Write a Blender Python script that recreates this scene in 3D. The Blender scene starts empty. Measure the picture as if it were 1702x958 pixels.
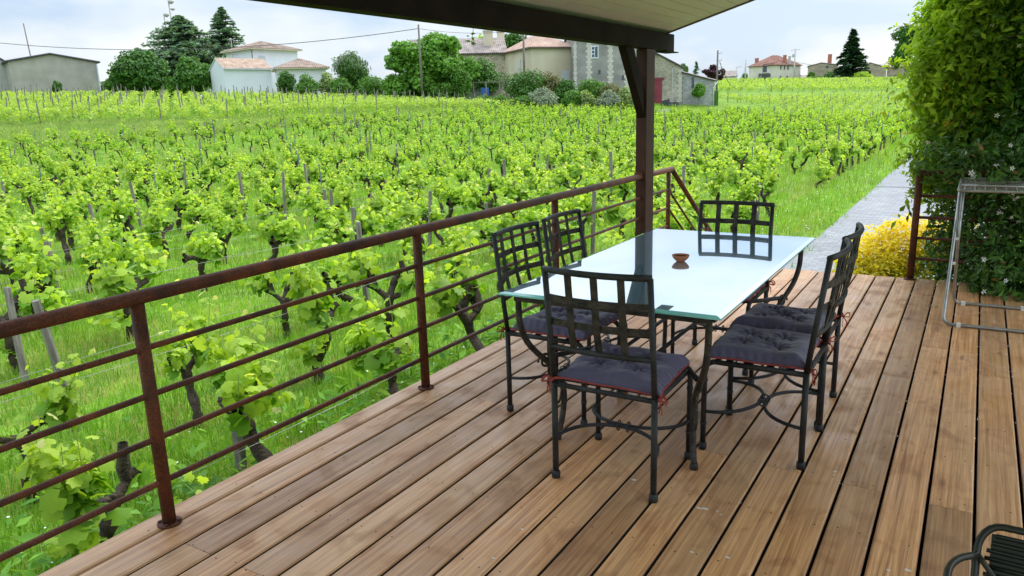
import bpy, math, random
import numpy as np
from mathutils import Vector, Matrix
PI = math.pi
R = math.radians
rng = np.random.default_rng(7)
random.seed(7)
C = bpy.context.scene
col = C.collection

# ------------------------------------------------------------------ camera
F, PITCH, ROLL, YAW, CH = 1258.333, 0.23413, -0.0316, -0.55164, 1.57
cc, ss = math.cos(YAW), math.sin(YAW)
FW = np.array([ss*math.cos(PITCH), cc*math.cos(PITCH), -math.sin(PITCH)])
RT0 = np.array([cc, -ss, 0.0]); UP0 = np.cross(RT0, FW)
RT = math.cos(ROLL)*RT0 + math.sin(ROLL)*UP0
UP = -math.sin(ROLL)*RT0 + math.cos(ROLL)*UP0
CAM = np.array([0, 0, CH])
cam = bpy.data.cameras.new('camera'); co = bpy.data.objects.new('camera', cam); col.objects.link(co)
cam.sensor_width = 36.0; cam.lens = F/1702*36; cam.clip_start = 0.05; cam.clip_end = 3000
M4 = Matrix(((RT[0], UP[0], -FW[0], 0), (RT[1], UP[1], -FW[1], 0), (RT[2], UP[2], -FW[2], CH), (0, 0, 0, 1)))
co.matrix_world = M4
C.camera = co
C.render.resolution_x, C.render.resolution_y = 1024, 576

# ------------------------------------------------------------------ light
SUN_EL, SUN_AZ = 50, 12          # azimuth from +Y towards +X, ahead and a little right of the deck
w = bpy.data.worlds.new('World'); C.world = w; w.use_nodes = True
nt = w.node_tree; nt.nodes.clear(); N = nt.nodes.new; L = nt.links.new
out = N('ShaderNodeOutputWorld'); bg = N('ShaderNodeBackground'); bg.inputs['Strength'].default_value = 0.12
sky = N('ShaderNodeTexSky'); sky.sky_type = 'NISHITA'; sky.sun_disc = False
sky.sun_elevation = R(SUN_EL); sky.sun_rotation = R(SUN_AZ); sky.air_density = 1.0; sky.dust_density = 2.0
tc = N('ShaderNodeTexCoord'); mp = N('ShaderNodeMapping'); mp.inputs['Scale'].default_value = (1, 1, 3.6)
mp.inputs['Location'].default_value = (3.1, .4, .2)
ns = N('ShaderNodeTexNoise'); ns.inputs['Scale'].default_value = 3.6; ns.inputs['Detail'].default_value = 6
ns.inputs['Roughness'].default_value = .52; ns.inputs['Distortion'].default_value = .35
cr = N('ShaderNodeValToRGB'); cr.color_ramp.elements[0].position = .38; cr.color_ramp.elements[1].position = .66
cr.color_ramp.elements[0].color = (3.5, 4.4, 5.6, 1); cr.color_ramp.elements[1].color = (6.3, 6.5, 6.7, 1)
e = cr.color_ramp.elements.new(.51); e.color = (4.8, 5.3, 5.9, 1)
mx = N('ShaderNodeMix'); mx.data_type = 'RGBA'; mx.inputs['Factor'].default_value = .80
L(tc.outputs['Generated'], mp.inputs['Vector']); L(mp.outputs['Vector'], ns.inputs['Vector'])
L(ns.outputs['Fac'], cr.inputs['Fac']); L(sky.outputs['Color'], mx.inputs['A']); L(cr.outputs['Color'], mx.inputs['B'])
sz_ = N('ShaderNodeSeparateXYZ'); L(tc.outputs['Generated'], sz_.inputs['Vector'])
zr = N('ShaderNodeMapRange'); zr.inputs['From Min'].default_value = .12; zr.inputs['From Max'].default_value = .62; zr.inputs['To Min'].default_value = 1.0; zr.inputs['To Max'].default_value = 2.6
L(sz_.outputs['Z'], zr.inputs['Value'])          # an overcast sky is brighter overhead than at the horizon
vm = N('ShaderNodeVectorMath'); vm.operation = 'SCALE'; L(mx.outputs['Result'], vm.inputs[0]); L(zr.outputs['Result'], vm.inputs['Scale'])
L(vm.outputs['Vector'], bg.inputs['Color']); L(bg.outputs['Background'], out.inputs['Surface'])
sun = bpy.data.lights.new('sun', 'SUN'); sun.energy = 1.5; sun.angle = R(22); sun.color = (1, .95, .86)
so = bpy.data.objects.new('sun', sun); col.objects.link(so)
d = Vector((math.sin(R(SUN_AZ))*math.cos(R(SUN_EL)), math.cos(R(SUN_AZ))*math.cos(R(SUN_EL)), math.sin(R(SUN_EL))))
so.rotation_euler = d.to_track_quat('Z', 'Y').to_euler()
so.location = (5, 20, 40)
vs = C.view_settings; vs.view_transform = 'Standard'; vs.look = 'None'; vs.gamma = 1; vs.exposure = 0.55
vs.use_curve_mapping = False
C.cycles.max_bounces = 8; C.cycles.diffuse_bounces = 3; C.cycles.glossy_bounces = 4; C.cycles.transmission_bounces = 6
C.cycles.use_denoising = True

# ------------------------------------------------------------------ projection helpers (pixels of the 1702x958 photograph)
def ray(px, py):
    return FW*F + RT*(px-851) - UP*(py-479)
def at(px, py, dep):                     # point seen at a pixel, dep metres in front of the camera
    return CAM + ray(px, py)*(dep/F)
def proj(P):
    v = np.asarray(P, float) - CAM
    z = v@FW
    zz = np.where(np.abs(z) < 1e-6, 1e-6, z)
    return 851+F*(v@RT)/zz, 479-F*(v@UP)/zz, z

# ------------------------------------------------------------------ terrain
ctl = []
for x in (-30, -20, -12, -6, 0, 8, 20):
    for y in (-20, -5, 4, 12, 20):
        ctl.append((x, y, -1.0))
for x, y in ((-6, 30), (0, 30), (10, 35), (-2, 45), (-12, 28)):
    ctl.append((x, y, -1.0))
for px, py, dep in ((0, 246, 42), (200, 226, 44), (400, 210, 48), (700, 197, 58), (900, 191, 72), (1050, 187, 80), (1200, 187, 90),
                    (1350, 191, 90), (1500, 199, 88), (-100, 215, 50), (0, 211, 51), (400, 203, 56), (700, 186, 64), (860, 181, 76),
                    (0, 163, 94), (-150, 164, 96), (200, 163, 94), (400, 163, 92), (550, 167, 92), (700, 173, 86), (800, 176, 86), (900, 181, 84), (1000, 181, 86),
                    (1100, 171, 94), (1190, 168, 96), (1200, 158, 130), (1350, 159, 130), (1500, 159, 130), (1600, 160, 130), (1350, 172, 112), (1500, 174, 110),
                    (1200, 136, 255), (1300, 137.5, 262), (1450, 136.5, 262), (1550, 136, 262), (1700, 136, 262), (100, 162, 130), (500, 162, 130), (900, 160, 130)):
    P = at(px, py, dep); ctl.append(tuple(P))
for a in range(-110, 60, 17):
    for rr, zz in ((420, 5.0), (700, -8.0)):
        ctl.append((rr*math.sin(R(a)), rr*math.cos(R(a)), zz))
ctl = np.array(ctl)
def _phi(r): return r                     # biharmonic-like, gentle
def _fit():
    X = ctl[:, :2]; n = len(X)
    D = np.linalg.norm(X[:, None]-X[None], axis=2)
    A = np.zeros((n+3, n+3)); A[:n, :n] = _phi(D) - np.eye(n)*2.0
    A[:n, n] = 1; A[:n, n+1:] = X; A[n, :n] = 1; A[n+1:, :n] = X.T
    return np.linalg.solve(A, np.r_[ctl[:, 2], 0, 0, 0])
WT = _fit()
def H(x, y):
    x = np.atleast_1d(np.asarray(x, float)); y = np.atleast_1d(np.asarray(y, float))
    o = np.empty(x.shape); X = ctl[:, :2]; n = len(X)
    for i in range(0, len(x), 20000):
        xx, yy = x[i:i+20000], y[i:i+20000]
        D = np.hypot(xx[:, None]-X[None, :, 0], yy[:, None]-X[None, :, 1])
        o[i:i+20000] = _phi(D)@WT[:n] + WT[n] + WT[n+1]*xx + WT[n+2]*yy
    # flat round the deck
    r = np.hypot(x+4, y-8); k = np.clip((r-16)/10, 0, 1); k = k*k*(3-2*k)
    return -1.0*(1-k) + o*k
def h1(x, y): return float(H(x, y)[0])
def G(px, dep):                          # ground point in the column of pixel px, dep metres away
    v = FW*F + RT*(px-851); v = v*np.array([1, 1, 0]); 
    fw2 = FW*np.array([1, 1, 0]); fw2 = fw2/np.linalg.norm(fw2)
    v = v/(v@fw2)
    P = CAM + v*dep
    z = h1(P[0], P[1])
    # second pass: the column leans a little with the roll
    for _ in range(3):
        q = proj((P[0], P[1], z)); v = FW*F + RT*(px-851) - UP*(q[1]-479); v = v*np.array([1, 1, 0]); v = v/(v@fw2)
        P = CAM + v*dep; z = h1(P[0], P[1])
    return np.array([P[0], P[1], z])
def zat(P, py):                          # height above P's position that projects to row py
    a, b = CH-60, CH+60
    for _ in range(50):
        m = (a+b)/2
        if proj((P[0], P[1], m))[1] > py: a = m
        else: b = m
    return (a+b)/2

# ------------------------------------------------------------------ mesh helpers
def tag(o, label=None, cat=None, group=None, kind=None):
    if label: o['label'] = label
    if cat: o['category'] = cat
    if group: o['group'] = group
    if kind: o['kind'] = kind
    return o
def empty(name, loc, label, cat, group=None, rz=0):
    o = bpy.data.objects.new(name, None); col.objects.link(o); o.location = loc; o.rotation_euler.z = rz
    o.empty_display_size = .2
    return tag(o, label, cat, group)
def setmat(me, m):
    for k in (m if isinstance(m, (list, tuple)) else [m]): me.materials.append(k)
def link(name, me, parent=None):
    o = bpy.data.objects.new(name, me); col.objects.link(o)
    if parent: o.parent = parent
    return o
def mesh_np(name, V, Fc, m, tint=None, smooth=False):
    """V (n,3); Fc list of (k,) int arrays as a 2-D array"""
    V = np.asarray(V, dtype=np.float32); Fc = np.asarray(Fc, dtype=np.int32)
    me = bpy.data.meshes.new(name); n, k = Fc.shape
    me.vertices.add(len(V)); me.vertices.foreach_set('co', V.ravel())
    me.loops.add(n*k); me.loops.foreach_set('vertex_index', Fc.ravel())
    me.polygons.add(n); me.polygons.foreach_set('loop_start', np.arange(0, n*k, k, dtype=np.int32))
    me.polygons.foreach_set('loop_total', np.full(n, k, dtype=np.int32))
    if smooth: me.polygons.foreach_set('use_smooth', np.ones(n, dtype=bool))
    if tint is not None:
        a = me.attributes.new('tint', 'FLOAT', 'POINT'); a.data.foreach_set('value', np.asarray(tint, dtype=np.float32))
    me.update(calc_edges=True); setmat(me, m)
    return me
class MB:
    def __init__(s): s.v = []; s.f = []; s.t = []; s.sm = []; s.mi = []; s.cur = 0
    def add(s, vs_, fs, tint=0.5, smooth=False):
        b = len(s.v); s.v += [tuple(map(float, p)) for p in vs_]; s.f += [tuple(i+b for i in f) for f in fs]
        s.t += [tint]*len(vs_) if not hasattr(tint, '__len__') else list(tint); s.sm += [smooth]*len(fs); s.mi += [s.cur]*len(fs); return s
    def box(s, c, d, rz=0, tint=.5, M=None):
        x, y, z = d[0]/2, d[1]/2, d[2]/2; P = []
        for sx, sy, sz in ((-1, -1, -1), (1, -1, -1), (1, 1, -1), (-1, 1, -1), (-1, -1, 1), (1, -1, 1), (1, 1, 1), (-1, 1, 1)):
            p = Vector((sx*x, sy*y, sz*z))
            if M is not None: p = M@p
            if rz: p = Matrix.Rotation(rz, 3, 'Z')@p
            P.append((p.x+c[0], p.y+c[1], p.z+c[2]))
        return s.add(P, [(0, 3, 2, 1), (4, 5, 6, 7), (0, 1, 5, 4), (1, 2, 6, 5), (2, 3, 7, 6), (3, 0, 4, 7)], tint)
    def boxb(s, a, b, tint=.5):
        return s.box(((a[0]+b[0])/2, (a[1]+b[1])/2, (a[2]+b[2])/2), (abs(a[0]-b[0]), abs(a[1]-b[1]), abs(a[2]-b[2])), tint=tint)
    def prism(s, pts, ext, tint=.5):         # polygon pts (list of 3-vectors) extruded by vector ext
        n = len(pts); e = np.array(ext); Q = [np.array(p, float) for p in pts]
        return s.add([tuple(p) for p in Q]+[tuple(p+e) for p in Q], [tuple(range(n))[::-1], tuple(range(n, 2*n))]+[(i, (i+1) % n, (i+1) % n+n, i+n) for i in range(n)], tint)
    def tube(s, pts, r, seg=8, flat=1.0, caps=True, tint=.5, up=None):
        P = [Vector(map(float, p)) for p in pts]; n = len(P)
        rr = r if hasattr(r, '__len__') else [r]*n
        vs_ = []; nrm = None
        for i in range(n):
            t = (P[min(i+1, n-1)]-P[max(i-1, 0)]); t = t.normalized() if t.length > 1e-9 else Vector((0, 0, 1))
            if nrm is None:
                u = Vector(up) if up else (Vector((0, 0, 1)) if abs(t.z) < .9 else Vector((1, 0, 0)))
                nrm = (u - t*u.dot(t)).normalized()
            else:
                nrm = (nrm - t*nrm.dot(t)); nrm = nrm.normalized() if nrm.length > 1e-6 else t.orthogonal().normalized()
            b = t.cross(nrm)
            for k in range(seg):
                a = 2*PI*k/seg
                vs_.append(P[i]+(nrm*math.cos(a)*flat+b*math.sin(a))*rr[i])
        fs = [(i*seg+k, i*seg+(k+1) % seg, (i+1)*seg+(k+1) % seg, (i+1)*seg+k) for i in range(n-1) for k in range(seg)]
        s.add(vs_, fs, tint, True)
        if caps:
            b0 = len(s.v)-n*seg
            s.f.append(tuple(b0+k for k in range(seg))[::-1]); s.f.append(tuple(b0+(n-1)*seg+k for k in range(seg))); s.sm += [False]*2; s.mi += [s.cur]*2
        return s
    def lathe(s, prof, c=(0, 0, 0), seg=16, tint=.5, smooth=True):
        vs_ = [(c[0]+r*math.cos(2*PI*k/seg), c[1]+r*math.sin(2*PI*k/seg), c[2]+z) for r, z in prof for k in range(seg)]
        n = len(prof)
        fs = [(i*seg+k, i*seg+(k+1) % seg, (i+1)*seg+(k+1) % seg, (i+1)*seg+k) for i in range(n-1) for k in range(seg)]
        s.add(vs_, fs, tint, smooth)
        b0 = len(s.v)-n*seg
        s.f.append(tuple(b0+k for k in range(seg))[::-1]); s.f.append(tuple(b0+(n-1)*seg+k for k in range(seg))); s.sm += [False]*2; s.mi += [s.cur]*2
        return s
    def build(s, name, m, parent=None, bevel=0):
        me = bpy.data.meshes.new(name); me.from_pydata(s.v, [], s.f); setmat(me, m)
        me.polygons.foreach_set('use_smooth', s.sm); me.polygons.foreach_set('material_index', s.mi)
        a = me.attributes.new('tint', 'FLOAT', 'POINT'); a.data.foreach_set('value', np.array(s.t, dtype=np.float32))
        me.update(); o = link(name, me, parent)
        if bevel:
            b = o.modifiers.new('bevel', 'BEVEL'); b.width = bevel; b.segments = 2; b.limit_method = 'ANGLE'; b.angle_limit = R(40)
        return o
def arc(c, r, a0, a1, n, ax=(1, 0, 0), ay=(0, 1, 0)):
    c, ax, ay = np.array(c, float), np.array(ax, float), np.array(ay, float)
    return [c + ax*r*math.cos(a0+(a1-a0)*i/(n-1)) + ay*r*math.sin(a0+(a1-a0)*i/(n-1)) for i in range(n)]
def smooth_path(pts, n=6):
    P = [np.array(p, float) for p in pts]; P = [2*P[0]-P[1]]+P+[2*P[-1]-P[-2]]; o = []
    for i in range(1, len(P)-2):
        for k in range(n):
            t = k/n
            o.append(.5*((2*P[i])+(-P[i-1]+P[i+1])*t+(2*P[i-1]-5*P[i]+4*P[i+1]-P[i+2])*t*t+(-P[i-1]+3*P[i]-3*P[i+1]+P[i+2])*t**3))
    o.append(P[-2]); return o
def copy_tree(o, parent=None):
    c = o.copy(); col.objects.link(c)
    if parent: c.parent = parent
    for ch in list(o.children): copy_tree(ch, c)
    return c

# ------------------------------------------------------------------ materials
def newmat(name):
    m = bpy.data.materials.new(name); m.use_nodes = True; t = m.node_tree; t.nodes.clear()
    o = t.nodes.new('ShaderNodeOutputMaterial'); return m, t, o
def simple(name, c, rough=.6, metal=0, var=.12, scale=8, c2=None, bump=0, bscale=40, spec=.5, coord='Object', stretch=None):
    m, t, o = newmat(name); N = t.nodes.new; L = t.links.new
    p = N('ShaderNodeBsdfPrincipled'); p.inputs['Roughness'].default_value = rough; p.inputs['Metallic'].default_value = metal
    p.inputs['Specular IOR Level'].default_value = spec
    tcn = N('ShaderNodeTexCoord'); src = tcn.outputs[coord]
    if stretch:
        mpn = N('ShaderNodeMapping'); mpn.inputs['Scale'].default_value = stretch; L(src, mpn.inputs['Vector']); src = mpn.outputs['Vector']
    n = N('ShaderNodeTexNoise'); n.inputs['Scale'].default_value = scale; n.inputs['Detail'].default_value = 5; L(src, n.inputs['Vector'])
    r = N('ShaderNodeValToRGB'); r.color_ramp.elements[0].position = .3; r.color_ramp.elements[1].position = .7
    a = [x*(1-var) for x in c]; b = c2 if c2 else [min(1, x*(1+var)) for x in c]
    r.color_ramp.elements[0].color = (*a, 1); r.color_ramp.elements[1].color = (*b, 1)
    L(n.outputs['Fac'], r.inputs['Fac']); L(r.outputs['Color'], p.inputs['Base Color'])
    if bump:
        n2 = N('ShaderNodeTexNoise'); n2.inputs['Scale'].default_value = bscale; n2.inputs['Detail'].default_value = 4; L(src, n2.inputs['Vector'])
        bm = N('ShaderNodeBump'); bm.inputs['Strength'].default_value = bump; bm.inputs['Distance'].default_value = .02
        L(n2.outputs['Fac'], bm.inputs['Height']); L(bm.outputs['Normal'], p.inputs['Normal'])
    L(p.outputs['BSDF'], o.inputs['Surface']); return m
def leafmat(name, c0, c1, trans=.45, rough=.5, tcol=None, c2=None, spec=.3):
    m, t, o = newmat(name); N = t.nodes.new; L = t.links.new
    at_ = N('ShaderNodeAttribute'); at_.attribute_name = 'tint'
    r = N('ShaderNodeValToRGB'); r.color_ramp.elements[0].color = (*c0, 1); r.color_ramp.elements[1].color = (*c1, 1)
    if c2: e = r.color_ramp.elements.new(.93); e.color = (*c1, 1); r.color_ramp.elements[2].color = (*c2, 1); r.color_ramp.elements[2].position = 1.0
    L(at_.outputs['Fac'], r.inputs['Fac'])
    n = N('ShaderNodeTexNoise'); n.inputs['Scale'].default_value = 1.2; tcn = N('ShaderNodeTexCoord'); L(tcn.outputs['Object'], n.inputs['Vector'])
    hs = N('ShaderNodeHueSaturation'); mr = N('ShaderNodeMapRange'); mr.inputs['To Min'].default_value = .75; mr.inputs['To Max'].default_value = 1.25
    mr.inputs['From Min'].default_value = .3; mr.inputs['From Max'].default_value = .7
    L(n.outputs['Fac'], mr.inputs['Value']); L(mr.outputs['Result'], hs.inputs['Value']); L(r.outputs['Color'], hs.inputs['Color'])
    p = N('ShaderNodeBsdfPrincipled'); p.inputs['Roughness'].default_value = rough; p.inputs['Specular IOR Level'].default_value = spec
    L(hs.outputs['Color'], p.inputs['Base Color'])
    tr = N('ShaderNodeBsdfTranslucent'); g = N('ShaderNodeMix'); g.data_type = 'RGBA'; g.blend_type = 'MULTIPLY'; g.inputs['Factor'].default_value = 1
    g.inputs['B'].default_value = (1.25, 1.15, .5, 1); L(hs.outputs['Color'], g.inputs['A']); L(g.outputs['Result'], tr.inputs['Color'])
    mxs = N('ShaderNodeMixShader'); mxs.inputs['Fac'].default_value = trans
    L(p.outputs['BSDF'], mxs.inputs[1]); L(tr.outputs['BSDF'], mxs.inputs[2]); L(mxs.outputs['Shader'], o.inputs['Surface']); return m

M = {}
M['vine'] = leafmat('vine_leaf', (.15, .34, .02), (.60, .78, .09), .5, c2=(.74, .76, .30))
M['vine_far'] = leafmat('vine_leaf_far', (.14, .32, .022), (.56, .74, .09), .5)
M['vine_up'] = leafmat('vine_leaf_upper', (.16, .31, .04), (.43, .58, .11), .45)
M['grass'] = leafmat('grass_blade', (.07, .21, .015), (.34, .57, .05), .45, c2=(.42, .40, .16))
M['grass_dull'] = leafmat('grass_seeded', (.14, .28, .05), (.42, .52, .17), .4)
M['weed'] = leafmat('weed_leaf', (.06, .20, .015), (.26, .52, .05), .4)
M['jasmine'] = leafmat('jasmine_leaf', (.018, .065, .014), (.11, .25, .035), .25, rough=.5, c2=(.30, .18, .06))
M['climber'] = leafmat('climber_leaf', (.045, .16, .012), (.50, .72, .06), .5, c2=(.66, .46, .05))
M['gold'] = leafmat('golden_leaf', (.06, .22, .015), (.88, .74, .02), .35)
M['dark_bush'] = leafmat('dark_bush_leaf', (.022, .085, .015), (.11, .26, .035), .25)
M['mid_bush'] = leafmat('mid_bush_leaf', (.04, .13, .02), (.16, .34, .04), .35)
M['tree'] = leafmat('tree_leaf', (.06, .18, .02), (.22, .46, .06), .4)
M['cedar'] = leafmat('cedar_needle', (.06, .14, .085), (.22, .36, .23), .3)
M['spruce'] = leafmat('spruce_needle', (.012, .04, .02), (.04, .10, .035), .1)
M['grey_bush'] = leafmat('grey_leaf', (.10, .16, .09), (.34, .40, .28), .25)
M['pale_bush'] = leafmat('pale_leaf', (.14, .24, .06), (.42, .52, .20), .3)
M['red_bush'] = leafmat('red_tipped_leaf', (.06, .12, .03), (.26, .22, .08), .25)
M['purple'] = leafmat('purple_leaf', (.02, .008, .015), (.09, .03, .05), .2)
M['bark'] = simple('vine_bark', (.030, .020, .014), .9, var=.5, scale=18, c2=(.085, .06, .035), bump=1, bscale=50)
M['moss'] = simple('tree_bark', (.08, .06, .045), .9, var=.3, scale=6, bump=.6)
M['stem'] = simple('green_stem', (.30, .42, .10), .6, var=.2, scale=20)
M['stake'] = simple('stake_wood', (.17, .15, .125), .9, var=.35, scale=6, c2=(.30, .27, .23), bump=.7, bscale=30, stretch=(6, 6, .6))
M['metal_stake'] = simple('metal_stake', (.13, .19, .20), .55, metal=.3, var=.2, scale=10)
M['wire'] = simple('trellis_wire', (.30, .30, .29), .4, metal=.8, var=.1)
M['iron'] = simple('wrought_iron', (.010, .012, .014), .45, metal=0, spec=.35, var=.35, scale=14, c2=(.030, .032, .034), bump=.35, bscale=120)
M['iron_worn'] = simple('wrought_iron_worn', (.009, .0095, .011), .5, metal=0, spec=.35, var=.3, scale=24, c2=(.060, .050, .040), bump=.5, bscale=90)
M['alu'] = simple('rack_tube', (.36, .37, .37), .42, metal=.8, var=.25, scale=14)
M['clip'] = simple('white_plastic', (.72, .72, .68), .5, var=.05)
M['plastic'] = simple('black_wicker', (.012, .014, .011), .4, var=.3, scale=30)
M['arm_tube'] = simple('dark_tube', (.035, .033, .026), .38, metal=.3, var=.3, scale=14)
M['terra'] = simple('terracotta', (.42, .15, .07), .75, var=.2, scale=20, bump=.2)
M['bowl_inside'] = simple('dark_bowl_inside', (.03, .015, .01), .8, var=.3, scale=20)  # darker colour for the inner faces of the bowl
M['white'] = simple('white_petal', (.82, .82, .78), .6, var=.05)
M['paint'] = simple('paint_drop', (.62, .60, .55), .6, var=.05)
M['ribbon'] = simple('red_ribbon', (.30, .045, .035), .8, var=.25, scale=30)
M['underlay'] = simple('dark_joist', (.02, .015, .01), .95, var=.3, scale=5)  # near-black joists and sheet, gap shade put into the colour
M['soffit'] = simple('white_soffit', (.56, .54, .55), .5, var=.04, scale=3)
M['fascia'] = simple('fascia_brown', (.12, .085, .065), .6, var=.2, scale=6)
M['beam'] = simple('beam_paint', (.010, .0065, .0055), .8, spec=.12, var=.2, scale=4, c2=(.020, .013, .010))
M['post_paint'] = simple('post_paint', (.040, .014, .010), .6, spec=.2, var=.25, scale=5, c2=(.065, .026, .018))
M['board_side'] = simple('dirty_shaded_board_side', (.035, .022, .014), .95, var=.3, scale=6)  # grimy board sides, darkened further with the shade of the gaps
M['white_wall'] = simple('white_render', (.72, .74, .78), .85, var=.05, scale=.6, bump=.1, bscale=8)
M['white_wall2'] = simple('grey_white_render', (.62, .66, .70), .85, var=.05, scale=.5)
M['cream'] = simple('cream_render', (.56, .49, .34), .9, var=.14, scale=.45, c2=(.62, .56, .42), bump=.3, bscale=5)
M['hillwall'] = simple('pale_stained_render', (.60, .56, .48), .9, var=.12, scale=.5)
M['pvc'] = simple('pale_downpipe', (.55, .60, .64), .5, var=.05)
M['shutter'] = simple('grey_shutter', (.50, .54, .56), .6, var=.04)
M['pane'] = simple('window_glass', (.03, .05, .07), .1, var=.3, spec=.8)
M['bluewin'] = simple('blue_white_frame', (.60, .68, .80), .5, var=.05)
M['bluedoor'] = simple('blue_painted_board', (.03, .14, .55), .5, var=.1)
M['reddoor'] = simple('red_painted_door', (.22, .035, .05), .7, var=.25, scale=1.5)
M['pole'] = simple('utility_pole_wood', (.16, .14, .12), .9, var=.2, scale=2)
M['concrete'] = simple('concrete_pole', (.45, .44, .42), .8, var=.1, scale=2)
M['asb'] = simple('dark_sheet_edge', (.05, .05, .055), .8, var=.2, scale=1)
M['roofbrown'] = simple('brown_tile', (.27, .19, .15), .9, var=.3, scale=1.4, c2=(.40, .30, .23))
M['rooforange'] = simple('orange_tile', (.44, .29, .20), .9, var=.25, scale=1.6, c2=(.56, .42, .32))
M['roofpink'] = simple('pink_tile', (.48, .31, .24), .9, var=.2, scale=1.2, c2=(.56, .40, .31))
M['roofred'] = simple('weathered_red_tile', (.24, .10, .08), .9, var=.35, scale=1.2, c2=(.36, .19, .14))
M['roofold'] = simple('old_grey_tile', (.27, .23, .20), .9, var=.3, scale=1.2, c2=(.42, .35, .31))
M['brick'] = simple('brick_chimney', (.35, .14, .09), .9, var=.3, scale=6)
M['shed'] = simple('weathered_board', (.36, .38, .38), .9, var=.25, scale=3)
M['junk'] = simple('dark_tarp', (.05, .055, .065), .6, var=.3, scale=3)
M['terrapot'] = simple('old_brick_wall', (.42, .22, .14), .9, var=.3, scale=3)

def rust():
    m, t, o = newmat('rusted_steel'); N = t.nodes.new; L = t.links.new
    p = N('ShaderNodeBsdfPrincipled'); p.inputs['Roughness'].default_value = .62; p.inputs['Specular IOR Level'].default_value = .25
    tcn = N('ShaderNodeTexCoord')
    n = N('ShaderNodeTexNoise'); n.inputs['Scale'].default_value = 7; n.inputs['Detail'].default_value = 8; n.inputs['Roughness'].default_value = .7; L(tcn.outputs['Object'], n.inputs['Vector'])
    n2 = N('ShaderNodeTexNoise'); n2.inputs['Scale'].default_value = 160; n2.inputs['Detail'].default_value = 3; L(tcn.outputs['Object'], n2.inputs['Vector'])
    r = N('ShaderNodeValToRGB'); r.color_ramp.elements[0].position = .36; r.color_ramp.elements[1].position = .68
    r.color_ramp.elements[0].color = (.038, .018, .013, 1); r.color_ramp.elements[1].color = (.15, .046, .018, 1)
    sp = N('ShaderNodeSeparateXYZ'); L(tcn.outputs['Object'], sp.inputs['Vector'])
    r2 = N('ShaderNodeValToRGB'); r2.color_ramp.elements[0].position = .40; r2.color_ramp.elements[1].position = .62
    r2.color_ramp.elements[0].color = (.75, .75, .75, 1); r2.color_ramp.elements[1].color = (1.35, 1.2, 1.1, 1)
    mxc = N('ShaderNodeMix'); mxc.data_type = 'RGBA'; mxc.blend_type = 'MULTIPLY'; mxc.inputs['Factor'].default_value = 1
    L(n.outputs['Fac'], r.inputs['Fac']); L(n2.outputs['Fac'], r2.inputs['Fac']); L(r.outputs['Color'], mxc.inputs['A']); L(r2.outputs['Color'], mxc.inputs['B'])
    L(mxc.outputs['Result'], p.inputs['Base Color'])
    bm = N('ShaderNodeBump'); bm.inputs['Strength'].default_value = .35; bm.inputs['Distance'].default_value = .004; L(n2.outputs['Fac'], bm.inputs['Height']); L(bm.outputs['Normal'], p.inputs['Normal'])
    L(p.outputs['BSDF'], o.inputs['Surface']); return m
M['rust'] = rust()

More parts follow.
